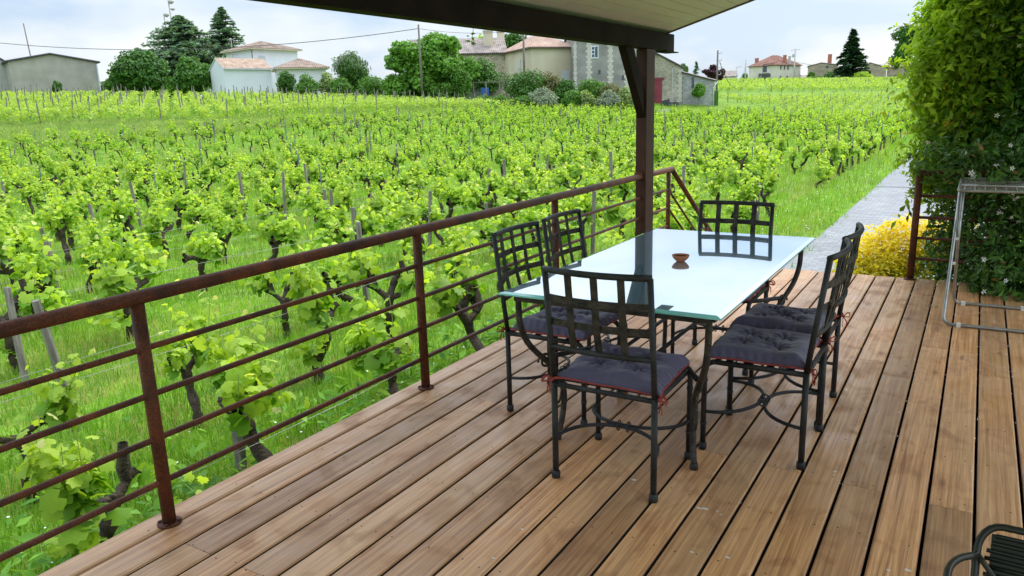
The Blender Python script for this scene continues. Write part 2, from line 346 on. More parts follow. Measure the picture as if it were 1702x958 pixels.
def wood():
    m, t, o = newmat('deck_wood'); N = t.nodes.new; L = t.links.new
    p = N('ShaderNodeBsdfPrincipled')
    tcn = N('ShaderNodeTexCoord'); a = N('ShaderNodeAttribute'); a.attribute_name = 'tint'
    sep = N('ShaderNodeSeparateXYZ'); L(tcn.outputs['Object'], sep.inputs['Vector'])
    mu = N('ShaderNodeMath'); mu.operation = 'MULTIPLY'; mu.inputs[1].default_value = 37.0; L(a.outputs['Fac'], mu.inputs[0])
    ad = N('ShaderNodeMath'); ad.operation = 'ADD'; L(sep.outputs['Y'], ad.inputs[0]); L(mu.outputs[0], ad.inputs[1])
    cb = N('ShaderNodeCombineXYZ'); L(sep.outputs['X'], cb.inputs['X']); L(ad.outputs[0], cb.inputs['Y']); L(mu.outputs[0], cb.inputs['Z'])
    def noise(scale, st, det=5, dist=0, rough=.5):
        mpn = N('ShaderNodeMapping'); mpn.inputs['Scale'].default_value = st; L(cb.outputs[0], mpn.inputs['Vector'])
        n = N('ShaderNodeTexNoise'); n.inputs['Scale'].default_value = scale; n.inputs['Detail'].default_value = det; n.inputs['Distortion'].default_value = dist; n.inputs['Roughness'].default_value = rough
        L(mpn.outputs[0], n.inputs['Vector']); return n
    grain = noise(9, (8, .16, 1), 7, .8, .6)
    fine = noise(30, (9, .13, 1), 4, .3, .7)
    blot = noise(1.7, (2.0, .7, 1), 4)
    stain = noise(4.5, (1.5, 1, 1), 5, .8)
    r = N('ShaderNodeValToRGB'); r.color_ramp.elements[0].position = .30; r.color_ramp.elements[1].position = .70
    r.color_ramp.elements[0].color = (.28, .120, .045, 1); r.color_ramp.elements[1].color = (.70, .39, .175, 1)
    e = r.color_ramp.elements.new(.5); e.color = (.50, .250, .100, 1)
    L(grain.outputs['Fac'], r.inputs['Fac'])
    # greyed, weathered areas against warm worn ones
    g = N('ShaderNodeMix'); g.data_type = 'RGBA'; g.inputs['B'].default_value = (.56, .37, .20, 1); L(r.outputs['Color'], g.inputs['A'])
    gr = N('ShaderNodeMapRange'); gr.inputs['From Min'].default_value = .38; gr.inputs['From Max'].default_value = .66; gr.inputs['To Max'].default_value = .42; L(blot.outputs['Fac'], gr.inputs['Value']); L(gr.outputs['Result'], g.inputs['Factor'])
    hs = N('ShaderNodeHueSaturation'); mr = N('ShaderNodeMapRange'); mr.inputs['To Min'].default_value = .66; mr.inputs['To Max'].default_value = 1.22; L(a.outputs['Fac'], mr.inputs['Value']); L(mr.outputs['Result'], hs.inputs['Value']); L(g.outputs['Result'], hs.inputs['Color'])
    # dark stains
    st = N('ShaderNodeMix'); st.data_type = 'RGBA'; st.blend_type = 'MULTIPLY'; st.inputs['B'].default_value = (.60, .50, .45, 1); L(hs.outputs['Color'], st.inputs['A'])
    sr = N('ShaderNodeMapRange'); sr.inputs['From Min'].default_value = .53; sr.inputs['From Max'].default_value = .72; sr.inputs['To Max'].default_value = .75; L(stain.outputs['Fac'], sr.inputs['Value']); L(sr.outputs['Result'], st.inputs['Factor'])
    # fine pores
    fm = N('ShaderNodeMix'); fm.data_type = 'RGBA'; fm.blend_type = 'MULTIPLY'; fm.inputs['Factor'].default_value = 1
    fr = N('ShaderNodeValToRGB'); fr.color_ramp.elements[0].position = .3; fr.color_ramp.elements[0].color = (.76, .74, .72, 1); fr.color_ramp.elements[1].position = .52; fr.color_ramp.elements[1].color = (1.06, 1.06, 1.06, 1)
    L(fine.outputs['Fac'], fr.inputs['Fac']); L(st.outputs['Result'], fm.inputs['A']); L(fr.outputs['Color'], fm.inputs['B'])
    # knots
    mpk = N('ShaderNodeMapping'); mpk.inputs['Scale'].default_value = (6.5, 2.1, 1); L(cb.outputs[0], mpk.inputs['Vector'])
    vo = N('ShaderNodeTexVoronoi'); vo.inputs['Scale'].default_value = 1; vo.inputs['Randomness'].default_value = 1; L(mpk.outputs[0], vo.inputs['Vector'])
    kr = N('ShaderNodeMapRange'); kr.inputs['From Min'].default_value = .05; kr.inputs['From Max'].default_value = .13; kr.inputs['To Min'].default_value = .75; kr.inputs['To Max'].default_value = 0; L(vo.outputs['Distance'], kr.inputs['Value'])
    km = N('ShaderNodeMix'); km.data_type = 'RGBA'; km.blend_type = 'MULTIPLY'; km.inputs['B'].default_value = (.45, .36, .30, 1); L(kr.outputs['Result'], km.inputs['Factor']); L(fm.outputs['Result'], km.inputs['A'])
    L(km.outputs['Result'], p.inputs['Base Color'])
    rr = N('ShaderNodeMapRange'); rr.inputs['To Min'].default_value = .30; rr.inputs['To Max'].default_value = .62; rr.inputs['From Min'].default_value = .3; rr.inputs['From Max'].default_value = .7
    L(stain.outputs['Fac'], rr.inputs['Value']); L(rr.outputs['Result'], p.inputs['Roughness'])
    bm = N('ShaderNodeBump'); bm.inputs['Strength'].default_value = .35; bm.inputs['Distance'].default_value = .004; L(grain.outputs['Fac'], bm.inputs['Height'])
    bm2 = N('ShaderNodeBump'); bm2.inputs['Strength'].default_value = .25; bm2.inputs['Distance'].default_value = .002; L(fine.outputs['Fac'], bm2.inputs['Height']); L(bm.outputs['Normal'], bm2.inputs['Normal'])
    L(bm2.outputs['Normal'], p.inputs['Normal']); L(p.outputs['BSDF'], o.inputs['Surface']); return m
M['wood'] = wood()

def glassmat():
    m, t, o = newmat('table_glass'); N = t.nodes.new; L = t.links.new
    g = N('ShaderNodeBsdfGlossy'); g.inputs['Roughness'].default_value = .012; g.inputs['Color'].default_value = (.82, .90, 1, 1)
    p = N('ShaderNodeBsdfPrincipled'); p.inputs['Base Color'].default_value = (.20, .44, .56, 1); p.inputs['Roughness'].default_value = .15
    n = N('ShaderNodeTexNoise'); n.inputs['Scale'].default_value = 60; n.inputs['Detail'].default_value = 6; tcn = N('ShaderNodeTexCoord'); L(tcn.outputs['Object'], n.inputs['Vector'])
    mr = N('ShaderNodeMapRange'); mr.inputs['From Min'].default_value = .35; mr.inputs['From Max'].default_value = .7; mr.inputs['To Min'].default_value = .015; mr.inputs['To Max'].default_value = .07
    L(n.outputs['Fac'], mr.inputs['Value'])
    mx_ = N('ShaderNodeMixShader'); mx_.inputs['Fac'].default_value = .72
    L(p.outputs['BSDF'], mx_.inputs[1]); L(g.outputs['BSDF'], mx_.inputs[2]); L(mx_.outputs['Shader'], o.inputs['Surface']); return m
M['glass'] = glassmat()
M['glass_edge'] = simple('glass_edge', (.22, .62, .60), .12, var=.15, scale=6, spec=.8)

def fabric():
    m, t, o = newmat('cushion_cloth'); N = t.nodes.new; L = t.links.new
    p = N('ShaderNodeBsdfPrincipled'); p.inputs['Roughness'].default_value = .85; p.inputs['Sheen Weight'].default_value = .25
    tcn = N('ShaderNodeTexCoord'); n = N('ShaderNodeTexNoise'); n.inputs['Scale'].default_value = 5; n.inputs['Detail'].default_value = 4; L(tcn.outputs['Object'], n.inputs['Vector'])
    oi = N('ShaderNodeObjectInfo')
    r = N('ShaderNodeValToRGB'); r.color_ramp.elements[0].color = (.060, .052, .100, 1); r.color_ramp.elements[1].color = (.105, .092, .158, 1); L(n.outputs['Fac'], r.inputs['Fac']); L(r.outputs['Color'], p.inputs['Base Color'])
    n2 = N('ShaderNodeTexNoise'); n2.inputs['Scale'].default_value = 9; n2.inputs['Detail'].default_value = 3; n2.inputs['Distortion'].default_value = 1.2; L(tcn.outputs['Object'], n2.inputs['Vector'])
    bm = N('ShaderNodeBump'); bm.inputs['Strength'].default_value = .5; bm.inputs['Distance'].default_value = .02; L(n2.outputs['Fac'], bm.inputs['Height']); L(bm.outputs['Normal'], p.inputs['Normal'])
    L(p.outputs['BSDF'], o.inputs['Surface']); return m
M['fabric'] = fabric()

def groundmat():
    m, t, o = newmat('meadow_ground'); N = t.nodes.new; L = t.links.new
    p = N('ShaderNodeBsdfPrincipled'); p.inputs['Roughness'].default_value = .95; p.inputs['Specular IOR Level'].default_value = .1
    tcn = N('ShaderNodeTexCoord')
    def nz(s, d=6):
        n = N('ShaderNodeTexNoise'); n.inputs['Scale'].default_value = s; n.inputs['Detail'].default_value = d; L(tcn.outputs['Object'], n.inputs['Vector']); return n
    a, b, c = nz(.35), nz(4), nz(30)
    r = N('ShaderNodeValToRGB'); r.color_ramp.elements[0].position = .3; r.color_ramp.elements[1].position = .7
    r.color_ramp.elements[0].color = (.09, .20, .02, 1); r.color_ramp.elements[1].color = (.22, .38, .04, 1); L(b.outputs['Fac'], r.inputs['Fac'])
    g = N('ShaderNodeMix'); g.data_type = 'RGBA'; g.inputs['B'].default_value = (.20, .22, .07, 1); L(r.outputs['Color'], g.inputs['A'])
    gr = N('ShaderNodeMapRange'); gr.inputs['From Min'].default_value = .45; gr.inputs['From Max'].default_value = .7; gr.inputs['To Max'].default_value = .6; L(a.outputs['Fac'], gr.inputs['Value']); L(gr.outputs['Result'], g.inputs['Factor'])
    d = N('ShaderNodeMix'); d.data_type = 'RGBA'; d.inputs['B'].default_value = (.12, .085, .05, 1); L(g.outputs['Result'], d.inputs['A'])
    dr = N('ShaderNodeMapRange'); dr.inputs['From Min'].default_value = .55; dr.inputs['From Max'].default_value = .68; dr.inputs['To Max'].default_value = .6; L(c.outputs['Fac'], dr.inputs['Value']); L(dr.outputs['Result'], d.inputs['Factor'])
    L(d.outputs['Result'], p.inputs['Base Color'])
    L(p.outputs['BSDF'], o.inputs['Surface']); return m
M['ground'] = groundmat()

def paver():
    m, t, o = newmat('grey_paver'); N = t.nodes.new; L = t.links.new
    p = N('ShaderNodeBsdfPrincipled'); p.inputs['Roughness'].default_value = .75
    tcn = N('ShaderNodeTexCoord'); b = N('ShaderNodeTexBrick'); b.offset = .5
    b.inputs['Scale'].default_value = 1; b.inputs['Mortar Size'].default_value = .010; b.inputs['Brick Width'].default_value = .20; b.inputs['Row Height'].default_value = .12
    b.inputs['Color1'].default_value = (.20, .21, .22, 1); b.inputs['Color2'].default_value = (.29, .30, .31, 1); b.inputs['Mortar'].default_value = (.17, .18, .19, 1)
    L(tcn.outputs['Object'], b.inputs['Vector'])
    n = N('ShaderNodeTexNoise'); n.inputs['Scale'].default_value = 1.4; n.inputs['Detail'].default_value = 6; L(tcn.outputs['Object'], n.inputs['Vector'])
    mx_ = N('ShaderNodeMix'); mx_.data_type = 'RGBA'; mx_.blend_type = 'MULTIPLY'; mx_.inputs['Factor'].default_value = .6; L(b.outputs['Color'], mx_.inputs['A'])
    rr = N('ShaderNodeValToRGB'); rr.color_ramp.elements[0].position = .3; rr.color_ramp.elements[0].color = (.7, .7, .7, 1); rr.color_ramp.elements[1].color = (1.2, 1.2, 1.2, 1); L(n.outputs['Fac'], rr.inputs['Fac']); L(rr.outputs['Color'], mx_.inputs['B'])
    L(mx_.outputs['Result'], p.inputs['Base Color'])
    bm = N('ShaderNodeBump'); bm.inputs['Strength'].default_value = .6; bm.inputs['Distance'].default_value = .01; bm.invert = True; L(b.outputs['Fac'], bm.inputs['Height']); L(bm.outputs['Normal'], p.inputs['Normal'])
    L(p.outputs['BSDF'], o.inputs['Surface']); return m
M['paver'] = paver()
M['gravel'] = simple('grey_tarmac', (.22, .23, .24), .85, var=.12, scale=3, bump=.5, bscale=90)

def stone(name, c1, c2, mortar, sc=1.6, course=False):
    m, t, o = newmat(name); N = t.nodes.new; L = t.links.new
    p = N('ShaderNodeBsdfPrincipled'); p.inputs['Roughness'].default_value = .95
    tcn = N('ShaderNodeTexCoord'); mpn = N('ShaderNodeMapping'); mpn.inputs['Scale'].default_value = (1, 1, 2.6 if course else 1.5); L(tcn.outputs['Object'], mpn.inputs['Vector'])
    v = N('ShaderNodeTexVoronoi'); v.inputs['Scale'].default_value = sc; L(mpn.outputs[0], v.inputs['Vector'])
    v2 = N('ShaderNodeTexVoronoi'); v2.feature = 'DISTANCE_TO_EDGE'; v2.inputs['Scale'].default_value = sc; L(mpn.outputs[0], v2.inputs['Vector'])
    sp = N('ShaderNodeSeparateColor'); L(v.outputs['Color'], sp.inputs['Color'])
    mx_ = N('ShaderNodeMix'); mx_.data_type = 'RGBA'; mx_.inputs['A'].default_value = (*c1, 1); mx_.inputs['B'].default_value = (*c2, 1); L(sp.outputs[0], mx_.inputs['Factor'])
    mr = N('ShaderNodeMapRange'); mr.inputs['From Max'].default_value = .09; L(v2.outputs['Distance'], mr.inputs['Value'])
    m2 = N('ShaderNodeMix'); m2.data_type = 'RGBA'; m2.inputs['A'].default_value = (*mortar, 1); L(mr.outputs['Result'], m2.inputs['Factor']); L(mx_.outputs['Result'], m2.inputs['B'])
    n = N('ShaderNodeTexNoise'); n.inputs['Scale'].default_value = .5; n.inputs['Detail'].default_value = 6; L(tcn.outputs['Object'], n.inputs['Vector'])
    rr = N('ShaderNodeValToRGB'); rr.color_ramp.elements[0].position = .35; rr.color_ramp.elements[0].color = (.78, .78, .76, 1); rr.color_ramp.elements[1].position = .65; rr.color_ramp.elements[1].color = (1.1, 1.1, 1.08, 1); L(n.outputs['Fac'], rr.inputs['Fac'])
    m3 = N('ShaderNodeMix'); m3.data_type = 'RGBA'; m3.blend_type = 'MULTIPLY'; m3.inputs['Factor'].default_value = 1; L(m2.outputs['Result'], m3.inputs['A']); L(rr.outputs['Color'], m3.inputs['B'])
    L(m3.outputs['Result'], p.inputs['Base Color']); L(p.outputs['BSDF'], o.inputs['Surface']); return m
M['stone'] = stone('rubble_stone', (.26, .24, .20), (.48, .44, .36), (.44, .41, .34), 3.2)
M['stone_grey'] = stone('grey_rendered_stone', (.25, .245, .24), (.31, .30, .285), (.29, .28, .26), 1.2)
M['stone_tan'] = stone('tan_stone', (.36, .30, .22), (.46, .39, .29), (.36, .31, .24), 2.0)
M['stone_spot'] = stone('spotted_rubble', (.22, .19, .14), (.55, .50, .38), (.54, .48, .36), 4.0)
M['block'] = stone('coursed_block', (.30, .31, .31), (.42, .43, .42), (.22, .22, .22), 2.0, True)
M['quoin'] = simple('pale_quoin_stone', (.52, .50, .44), .9, var=.15, scale=3)
M['warehouse'] = simple('bare_concrete_block', (.34, .32, .285), .95, var=.13, scale=.7, c2=(.40, .38, .34), bump=.3, bscale=6)
M['warehouse2'] = simple('pale_concrete_block', (.42, .43, .41), .95, var=.1, scale=.7)

# ------------------------------------------------------------------ ground
def band(px): return 0
def lim(px, xs, ys): return np.interp(px, xs, ys)
D1X, D1Y = [-300, 0, 200, 400, 700, 900, 1050, 1200, 1350, 1600], [38, 41, 43, 47, 57, 71, 80, 89, 89, 87]
D2X, D2Y = [-300, 0, 400, 700, 860], [49, 51, 56, 64, 76]
gx = np.r_[np.linspace(-600, -130, 12), np.linspace(-125, 30, 125), np.linspace(40, 400, 12)]
gy = np.r_[np.linspace(-60, -5, 8), np.linspace(-3, 150, 125), np.linspace(156, 330, 45), np.linspace(350, 800, 10)]
GX, GY = np.meshgrid(gx, gy); Z = H(GX.ravel(), GY.ravel())
near = (np.abs(GX.ravel()+8) > 0)
Z = Z + np.where(np.hypot(GX.ravel(), GY.ravel()) > 8, 1, .3)*0.03*np.sin(GX.ravel()*1.7)*np.cos(GY.ravel()*1.3)
# nothing under the path may poke through it
pm = (GX.ravel() > -4.2) & (GX.ravel() < 2.2) & (GY.ravel() > 5); 
nx, ny = len(gx), len(gy); idx = np.arange(nx*ny).reshape(ny, nx)
Fq = np.stack([idx[:-1, :-1], idx[:-1, 1:], idx[1:, 1:], idx[1:, :-1]], -1).reshape(-1, 4)
gme = mesh_np('ground', np.stack([GX.ravel(), GY.ravel(), Z-.02], 1), Fq, M['ground'], smooth=True)
ground = tag(link('ground', gme), kind='structure')

def strip(name, x0, x1, y0, y1, m, n=50, dz=.03):
    ys = np.linspace(y0, y1, n); xs = np.linspace(x0, x1, 4); X, Y = np.meshgrid(xs, ys); ZZ = H(X.ravel(), Y.ravel())+dz
    i = np.arange(4*n).reshape(n, 4); Fq_ = np.stack([i[:-1, :-1], i[:-1, 1:], i[1:, 1:], i[1:, :-1]], -1).reshape(-1, 4)
    return tag(link(name, mesh_np(name, np.stack([X.ravel(), Y.ravel(), ZZ], 1), Fq_, m)), kind='structure')
strip('paved_path', -2.42, .6, 7.5, 24.0, M['paver'], 30, .035)
strip('lane', -2.45, .7, 24.0, 75, M['gravel'], 60, .045)

# ------------------------------------------------------------------ deck
PX0, PW = -2.761, .16
deckb = MB(); edge = PX0+PW-.139
def board(x0, x1, y0, y1, t, mb, zt=0.0, th=.034, rnd=.006):
    c = rnd
    prof = [(x0, zt-th), (x0, zt-c), (x0+c*.4, zt-c*.35), (x0+c, zt), (x1-c, zt), (x1-c*.4, zt-c*.35), (x1, zt-c), (x1, zt-th)]
    n = len(prof); vs_ = [(x, y0, z) for x, z in prof]+[(x, y1, z) for x, z in prof]
    fs = [(i, (i+1) % n, (i+1) % n+n, i+n)[::-1] for i in range(n)]+[tuple(range(n)), tuple(range(n, 2*n))[::-1]]
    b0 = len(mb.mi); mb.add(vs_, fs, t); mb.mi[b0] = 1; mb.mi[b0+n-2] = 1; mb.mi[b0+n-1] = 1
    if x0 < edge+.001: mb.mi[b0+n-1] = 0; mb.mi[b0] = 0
joints = {2: [1.53, 5.2], 4: [1.53], 3: [3.26, 6.54], 5: [3.26], 6: [4.87], 7: [-.14, 4.87], 8: [1.53, 6.54], 9: [3.2], 10: [4.87], 11: [3.2], 12: [-.14, 5.3], 13: [3.18], 14: [4.87], 15: [3.16], 16: [-.14, 5.3], 17: [3.14], 18: [4.87], 19: [3.135], 20: [3.9], 21: [1.5], 22: [3.2], 1: [-.5]}
for k in range(0, 34):
    if k == 0: x0, x1 = edge, PX0+PW-.006
    else: x0, x1 = PX0+PW*k+.0055, PX0+PW*(k+1)-.0055
    ys = [-2.5]+sorted(joints.get(k+0, [1.5+.4*(k % 3)]))+[7.35]
    if k == 0: ys = [-2.5, 7.35]
    if k+0 in (2,): pass
    for a, b in zip(ys[:-1], ys[1:]):
        board(x0, x1, a+(.0012 if a > -2 else 0), b-(.0012 if b < 7 else 0)+(random.uniform(-.008, .006) if b > 7 else 0), random.random(), deckb, rnd=.016 if k == 0 else .006)
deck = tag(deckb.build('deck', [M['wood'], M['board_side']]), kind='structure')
jb = MB()
for y in np.arange(-2.3, 7.3, .4175): jb.boxb((edge+.03, y-.03, -.16), (3.0, y+.03, -.036))
jb.boxb((edge+.02, -2.5, -.20), (edge+.07, 7.3, -.036)); jb.boxb((edge+.08, 7.24, -.2), (3.0, 7.29, -.036)); 
jb.boxb((edge+.1, -2.5, -.24), (3.0, 7.28, -.21))  # dark sheet added below the joists to keep the board gaps black
jb.build('joists_and_gap_sheet', M['underlay'], deck)
nb = MB()
for k in range(0, 30):
    for y in np.arange(-.14, 7.3, .4175):
        for dx in (.04, .12):
            if random.random() < .8:
                nb.lathe([(.0, .0), (.0032, .0008), (.0034, .0003)], (PX0+PW*k+dx+random.uniform(-.006, .006), y+random.uniform(-.012, .012), .0002), 6)
nb.build('screw_head', M['underlay'], deck)['kind'] = 'stuff'
pb = MB()
def blob(x, y, r, mb, el=1.6, z=.0006):
    n = 9; a0 = random.random()*6
    pts = [(x+r*el*math.cos(2*PI*i/n)*random.uniform(.7, 1.1), y+r*math.sin(2*PI*i/n)*random.uniform(.7, 1.1), z) for i in range(n)]
    mb.add(pts, [tuple(range(n))])
for px, py, r in ((1054, 798, .010), (1162, 845, .010), (1171, 846, .011), (1192, 850, .005), (1199, 856, .004), (1209, 927, .007), (1477, 948, .006), (1509, 948, .009), (1388, 784, .008), (868, 880, .006), (1150, 918, .006), (820, 928, .006)):
    P = CAM+ray(px, py)*(CH/-ray(px, py)[2]); blob(P[0], P[1], r*.9, pb)
for _ in range(15): blob(random.uniform(-1.6, .2), random.uniform(1.3, 3), random.uniform(.001, .0025), pb)
pb.build('paint_spot', M['paint'], deck)['kind'] = 'stuff'
# petals blown off the jasmine
V = []; Fc = []
for i in range(170):
    if i < 110: k = int(rng.integers(13, 21)); x = PX0+PW*k+rng.normal(0, .012); y = 7.2-abs(rng.normal(0, 2.0))
    else: x = rng.uniform(-.9, .6); y = 7.2-abs(rng.normal(0, 1.6))
    a = rng.uniform(0, 6.28); s_ = rng.uniform(.004, .009)
    for q in range(2):
        b = a+q*1.9; u = np.array([math.cos(b), math.sin(b)]); n_ = np.array([-u[1], u[0]])
        bse = len(V)
        for du, dn, z in ((0, 0, .002), (.6, .35, .006), (1.2, 0, .003), (.6, -.35, .005)): V.append((x+(u[0]*du+n_[0]*dn)*s_, y+(u[1]*du+n_[1]*dn)*s_, z))
        Fc.append((bse, bse+1, bse+2, bse+3))
tag(link('fallen_petals', mesh_np('fallen_petals', V, Fc, M['white'])), 'small white petals scattered along the deck board gaps below the jasmine', 'petals', kind='stuff')
# steps down from the far end of the deck
sb = MB()
for i in range(4): sb.boxb((-2.45, 7.36+.3*i, -.20*(i+1)-.03), (-.45, 7.66+.3*i, -.20*(i+1)+.0))
sb.build('step', M['wood'], deck)

# ------------------------------------------------------------------ railings
RX = -2.618; RH = [.73, .545, .366, .185]
def railing(name, label):
    return empty(name, (0, 0, 0), label, 'railing')
rl = railing('steel_railing', 'long rusted steel tube railing along the vineyard side of the deck')
def post(x, y, top, parent, r=.026, zb=0):
    p = MB().tube([(x, y, zb+.004), (x, y, top)], r, 14).build('post', M['rust'], parent)
    b = MB(); b.lathe([(.047, 0), (.047, .005), (.043, .007)], (x, y, zb+.001), 18)
    for a in range(4): b.lathe([(.008, 0), (.007, .005), (.0, .006)], (x+.037*math.cos(a*PI/2+.7), y+.037*math.sin(a*PI/2+.7), zb+.009), 6)
    b.build('base_plate', M['rust'], p)
for y in (-.03, 1.595, 3.265, 4.89): post(RX, y, .905, rl)
post(RX, 7.42-.12, .90, rl, .022)
top = MB().tube([(RX, -2.4, .932), (RX, 7.40, .918)], .0275, 14).build('top_rail', M['rust'], rl)
for z in RH: MB().tube([(RX, -2.4, z+.002), (RX, 7.3, z-.006)], .0125, 10).build('rail', M['rust'], rl)
# sloped stair part
MB().tube([(RX, 7.385, .918), (RX, 8.95, -.04)], .025, 14).build('top_rail', M['rust'], rl)
for z in RH[:3]: MB().tube([(RX, 7.3, z-.01), (RX, 8.60, z-.01-.80)], .0115, 8).build('rail', M['rust'], rl)
MB().tube([(RX, 8.60, -.98), (RX, 8.60, .16)], .022, 12).build('post', M['rust'], rl)
r2 = railing('steel_railing', 'short rusted steel railing half buried in jasmine at the far deck end')
MB().tube([(-.407, 7.32, .004), (-.407, 7.32, .90)], .028, 14).build('post', M['rust'], r2)
MB().lathe([(.05, 0), (.05, .006), (.045, .008)], (-.407, 7.305, .001), 18).build('base_plate', M['rust'], r2)
MB().tube([(-.43, 7.32, .925), (2.2, 7.32, .925)], .0275, 14).build('top_rail', M['rust'], r2)
for z in RH: MB().tube([(-.40, 7.32, z), (2.2, 7.32, z)], .0125, 10).build('rail', M['rust'], r2)

# ------------------------------------------------------------------ porch post and roof
PY0, PY1 = 6.56, 6.76
pp = empty('porch_post', (-2.62, 6.66, 0), 'dark red-brown square post with diagonal brace holding up the porch roof', 'post')
MB().boxb((-.05, -.10, .004), (.05, .10, 2.036)).build('shaft', M['post_paint'], pp, .004)
bb = MB(); bb.prism([(-.035, -.54, 2.036), (-.035, -.36, 2.036), (-.035, -.102, 1.66), (-.035, -.102, 1.44)], (.07, 0, 0)); bb.build('brace', M['beam'], pp, .003)
MB().tube([(-.012, -.108, .93), (-.012, -.125, .93)], .042, 14).build('rail_collar', M['rust'], pp)
pr = empty('porch_roof', (-2.62, 2, 2.04), 'overhanging porch roof with a dark beam and white boarded ceiling', 'roof')
b_ = MB(); b_.boxb((-.06, -6, 0), (.05, 5.26, .155)); b_.build('beam', M['beam'], pr, .004)
MB().boxb((-.07, 5.05, -.010), (.06, 5.36, -.001)).build('end_plate', M['beam'], pr)
SL = math.tan(R(15.7))
cb_ = MB(); ex = 4.6; k = 0; x = -.065
zc = lambda x: .160+(x+.065)*SL
while x < ex:
    x2 = x+.098; d0 = np.array([x, 0, zc(x)]); d1 = np.array([x2, 0, zc(x2)])
    cb_.prism([(x, -6, zc(x)), (x2, -6, zc(x2)), (x2, -6, zc(x2)+.012), (x, -6, zc(x)+.012)], (0, 11.22, 0), tint=.4+.2*random.random())
    x = x2+.005
cb_.build('ceiling', M['soffit'], pr)
MB().prism([(-.13, -6, zc(-.13)+.016), (ex, -6, zc(ex)+.016), (ex, -6, zc(ex)+.12), (-.13, -6, zc(-.13)+.12)], (0, 11.24, 0)).build('roof_cover', M['roofbrown'], pr)
MB().prism([(-.13, 5.228, zc(-.13)-.012), (ex, 5.228, zc(ex)-.012), (ex, 5.228, zc(ex)+.13), (-.13, 5.228, zc(-.13)+.13)], (0, .022, 0)).build('fascia', M['fascia'], pr)
# ------------------------------------------------------------------ table
tb = empty('glass_table', (-1.275, 3.73, 0), 'rectangular glass-topped table on curved wrought iron legs, reflecting the sky', 'table')
TX0, TX1, TY0, TY1, TZ = -.500, .500, -.965, .965, .77
g = MB(); t_ = .012; bv = .022
o_ = [(TX0, TY0), (TX1, TY0), (TX1, TY1), (TX0, TY1)]; i_ = [(TX0+bv, TY0+bv), (TX1-bv, TY0+bv), (TX1-bv, TY1-bv), (TX0+bv, TY1-bv)]
vs_ = [(x, y, TZ-t_) for x, y in o_]+[(x, y, TZ-.005) for x, y in o_]+[(x, y, TZ) for x, y in i_]
fs = [(3, 2, 1, 0), (8, 9, 10, 11)]+[(4+i, 4+(i+1) % 4, 8+(i+1) % 4, 8+i) for i in range(4)]
g.add(vs_, fs); g.cur = 1
g.f += [(i, (i+1) % 4, 4+(i+1) % 4, 4+i) for i in range(4)]; g.sm += [False]*4; g.mi += [1]*4
g.mi[2] = 1
g.build('glass_top', [M['glass'], M['glass_edge']], tb)
fr = MB(); ins = .055; fz = TZ-t_-.018
for a, b in (((TX0+ins, TY0+ins), (TX1-ins, TY0+ins)), ((TX0+ins, TY1-ins), (TX1-ins, TY1-ins))):
    fr.boxb((a[0], a[1]-.014, fz-.016), (b[0], b[1]+.014, fz+.016))
for xx in (TX0+ins, TX1-ins): fr.boxb((xx-.014, TY0+ins+.0145, fz-.015), (xx+.014, TY1-ins-.0145, fz+.015))
fr.build('frame', M['iron_worn'], tb, .003)
rz_ = [(.0, .735), (.004, .62), (.035, .53), (.09, .46), (.16, .39), (.215, .31), (.235, .22), (.225, .12), (.195, .0)]
def spiral(c, r0, turns, ax, ay, sgn=1, n=26):
    c, ax, ay = np.array(c), np.array(ax), np.array(ay)
    return [c+(ax*math.cos(sgn*2*PI*turns*i/n)+ay*math.sin(sgn*2*PI*turns*i/n))*r0*(1-.72*i/n) for i in range(n+1)]
for sx in (-1, 1):
    for sy in (-1, 1):
        cx, cy = sx*(.5-ins-.01), sy*(.965-ins-.01); dx, dy = -sx*.5, -sy*.87
        P = smooth_path([(cx+dx*r, cy+dy*r, z) for r, z in rz_], 5)
        lg = MB().tube(P, .0145, 10); lg.lathe([(.018, 0), (.019, .02), (.015, .03)], (P[-1][0], P[-1][1], 0.001), 10)
        lo = lg.build('leg', M['iron_worn'], tb)
        sc = MB(); q = np.array([cx+dx*.115, cy+dy*.115, .40]); ax = np.array([-dx, -dy, 0]); 
        sc.tube(spiral(q-ax*.02+np.array([0, 0, .01]), .04, 1.4, ax, (0, 0, 1)), .006, 7)
        c_ = np.array([cx+dx*.195, cy+dy*.195, .27]); sc.tube(arc(c_, 1, 0, 2*PI, 21, ax*.028, (0, 0, .085)), .006, 7, caps=False)
        sc.build('scroll', M['iron_worn'], lo)
for sy in (-1, 1):
    A = smooth_path([(-.35, sy*.76, .43), (-.22, sy*.60, .435), (0, sy*.53, .44), (.22, sy*.60, .435), (.35, sy*.76, .43)], 7)
    MB().tube(A, .0125, 9).build('arch', M['iron'], tb)
st_ = MB()
for xx in (-.085, .085): st_.tube([(xx, -.55, .437), (xx, .55, .437)], .0125, 8, flat=.6)
st_.build('stretcher', M['iron'], tb)
# bowl
bw = MB(); 
bw.lathe([(.0, .0), (.026, .0), (.032, .004), (.048, .02), (.058, .036), (.060, .048), (.056, .048), (.053, .036), (.040, .016), (.0, .012)], (0, 0, 0), 28)
bo = bw.build('terracotta_bowl', [M['terra'], M['bowl_inside']]); bo.location = (-1.262, 3.72, TZ+.0005); bo.scale = (.74, .74, .70)
for i, p_ in enumerate(bo.data.polygons):
    if p_.center.z > .008 and (Vector((p_.center.x, p_.center.y)).dot(Vector((p_.normal.x, p_.normal.y))) < -1e-5 or p_.normal.z > .6) and Vector((p_.center.x, p_.center.y)).length < .0525: p_.material_index = 1
tag(bo, 'small round terracotta bowl with a dark inside on the glass table', 'bowl')

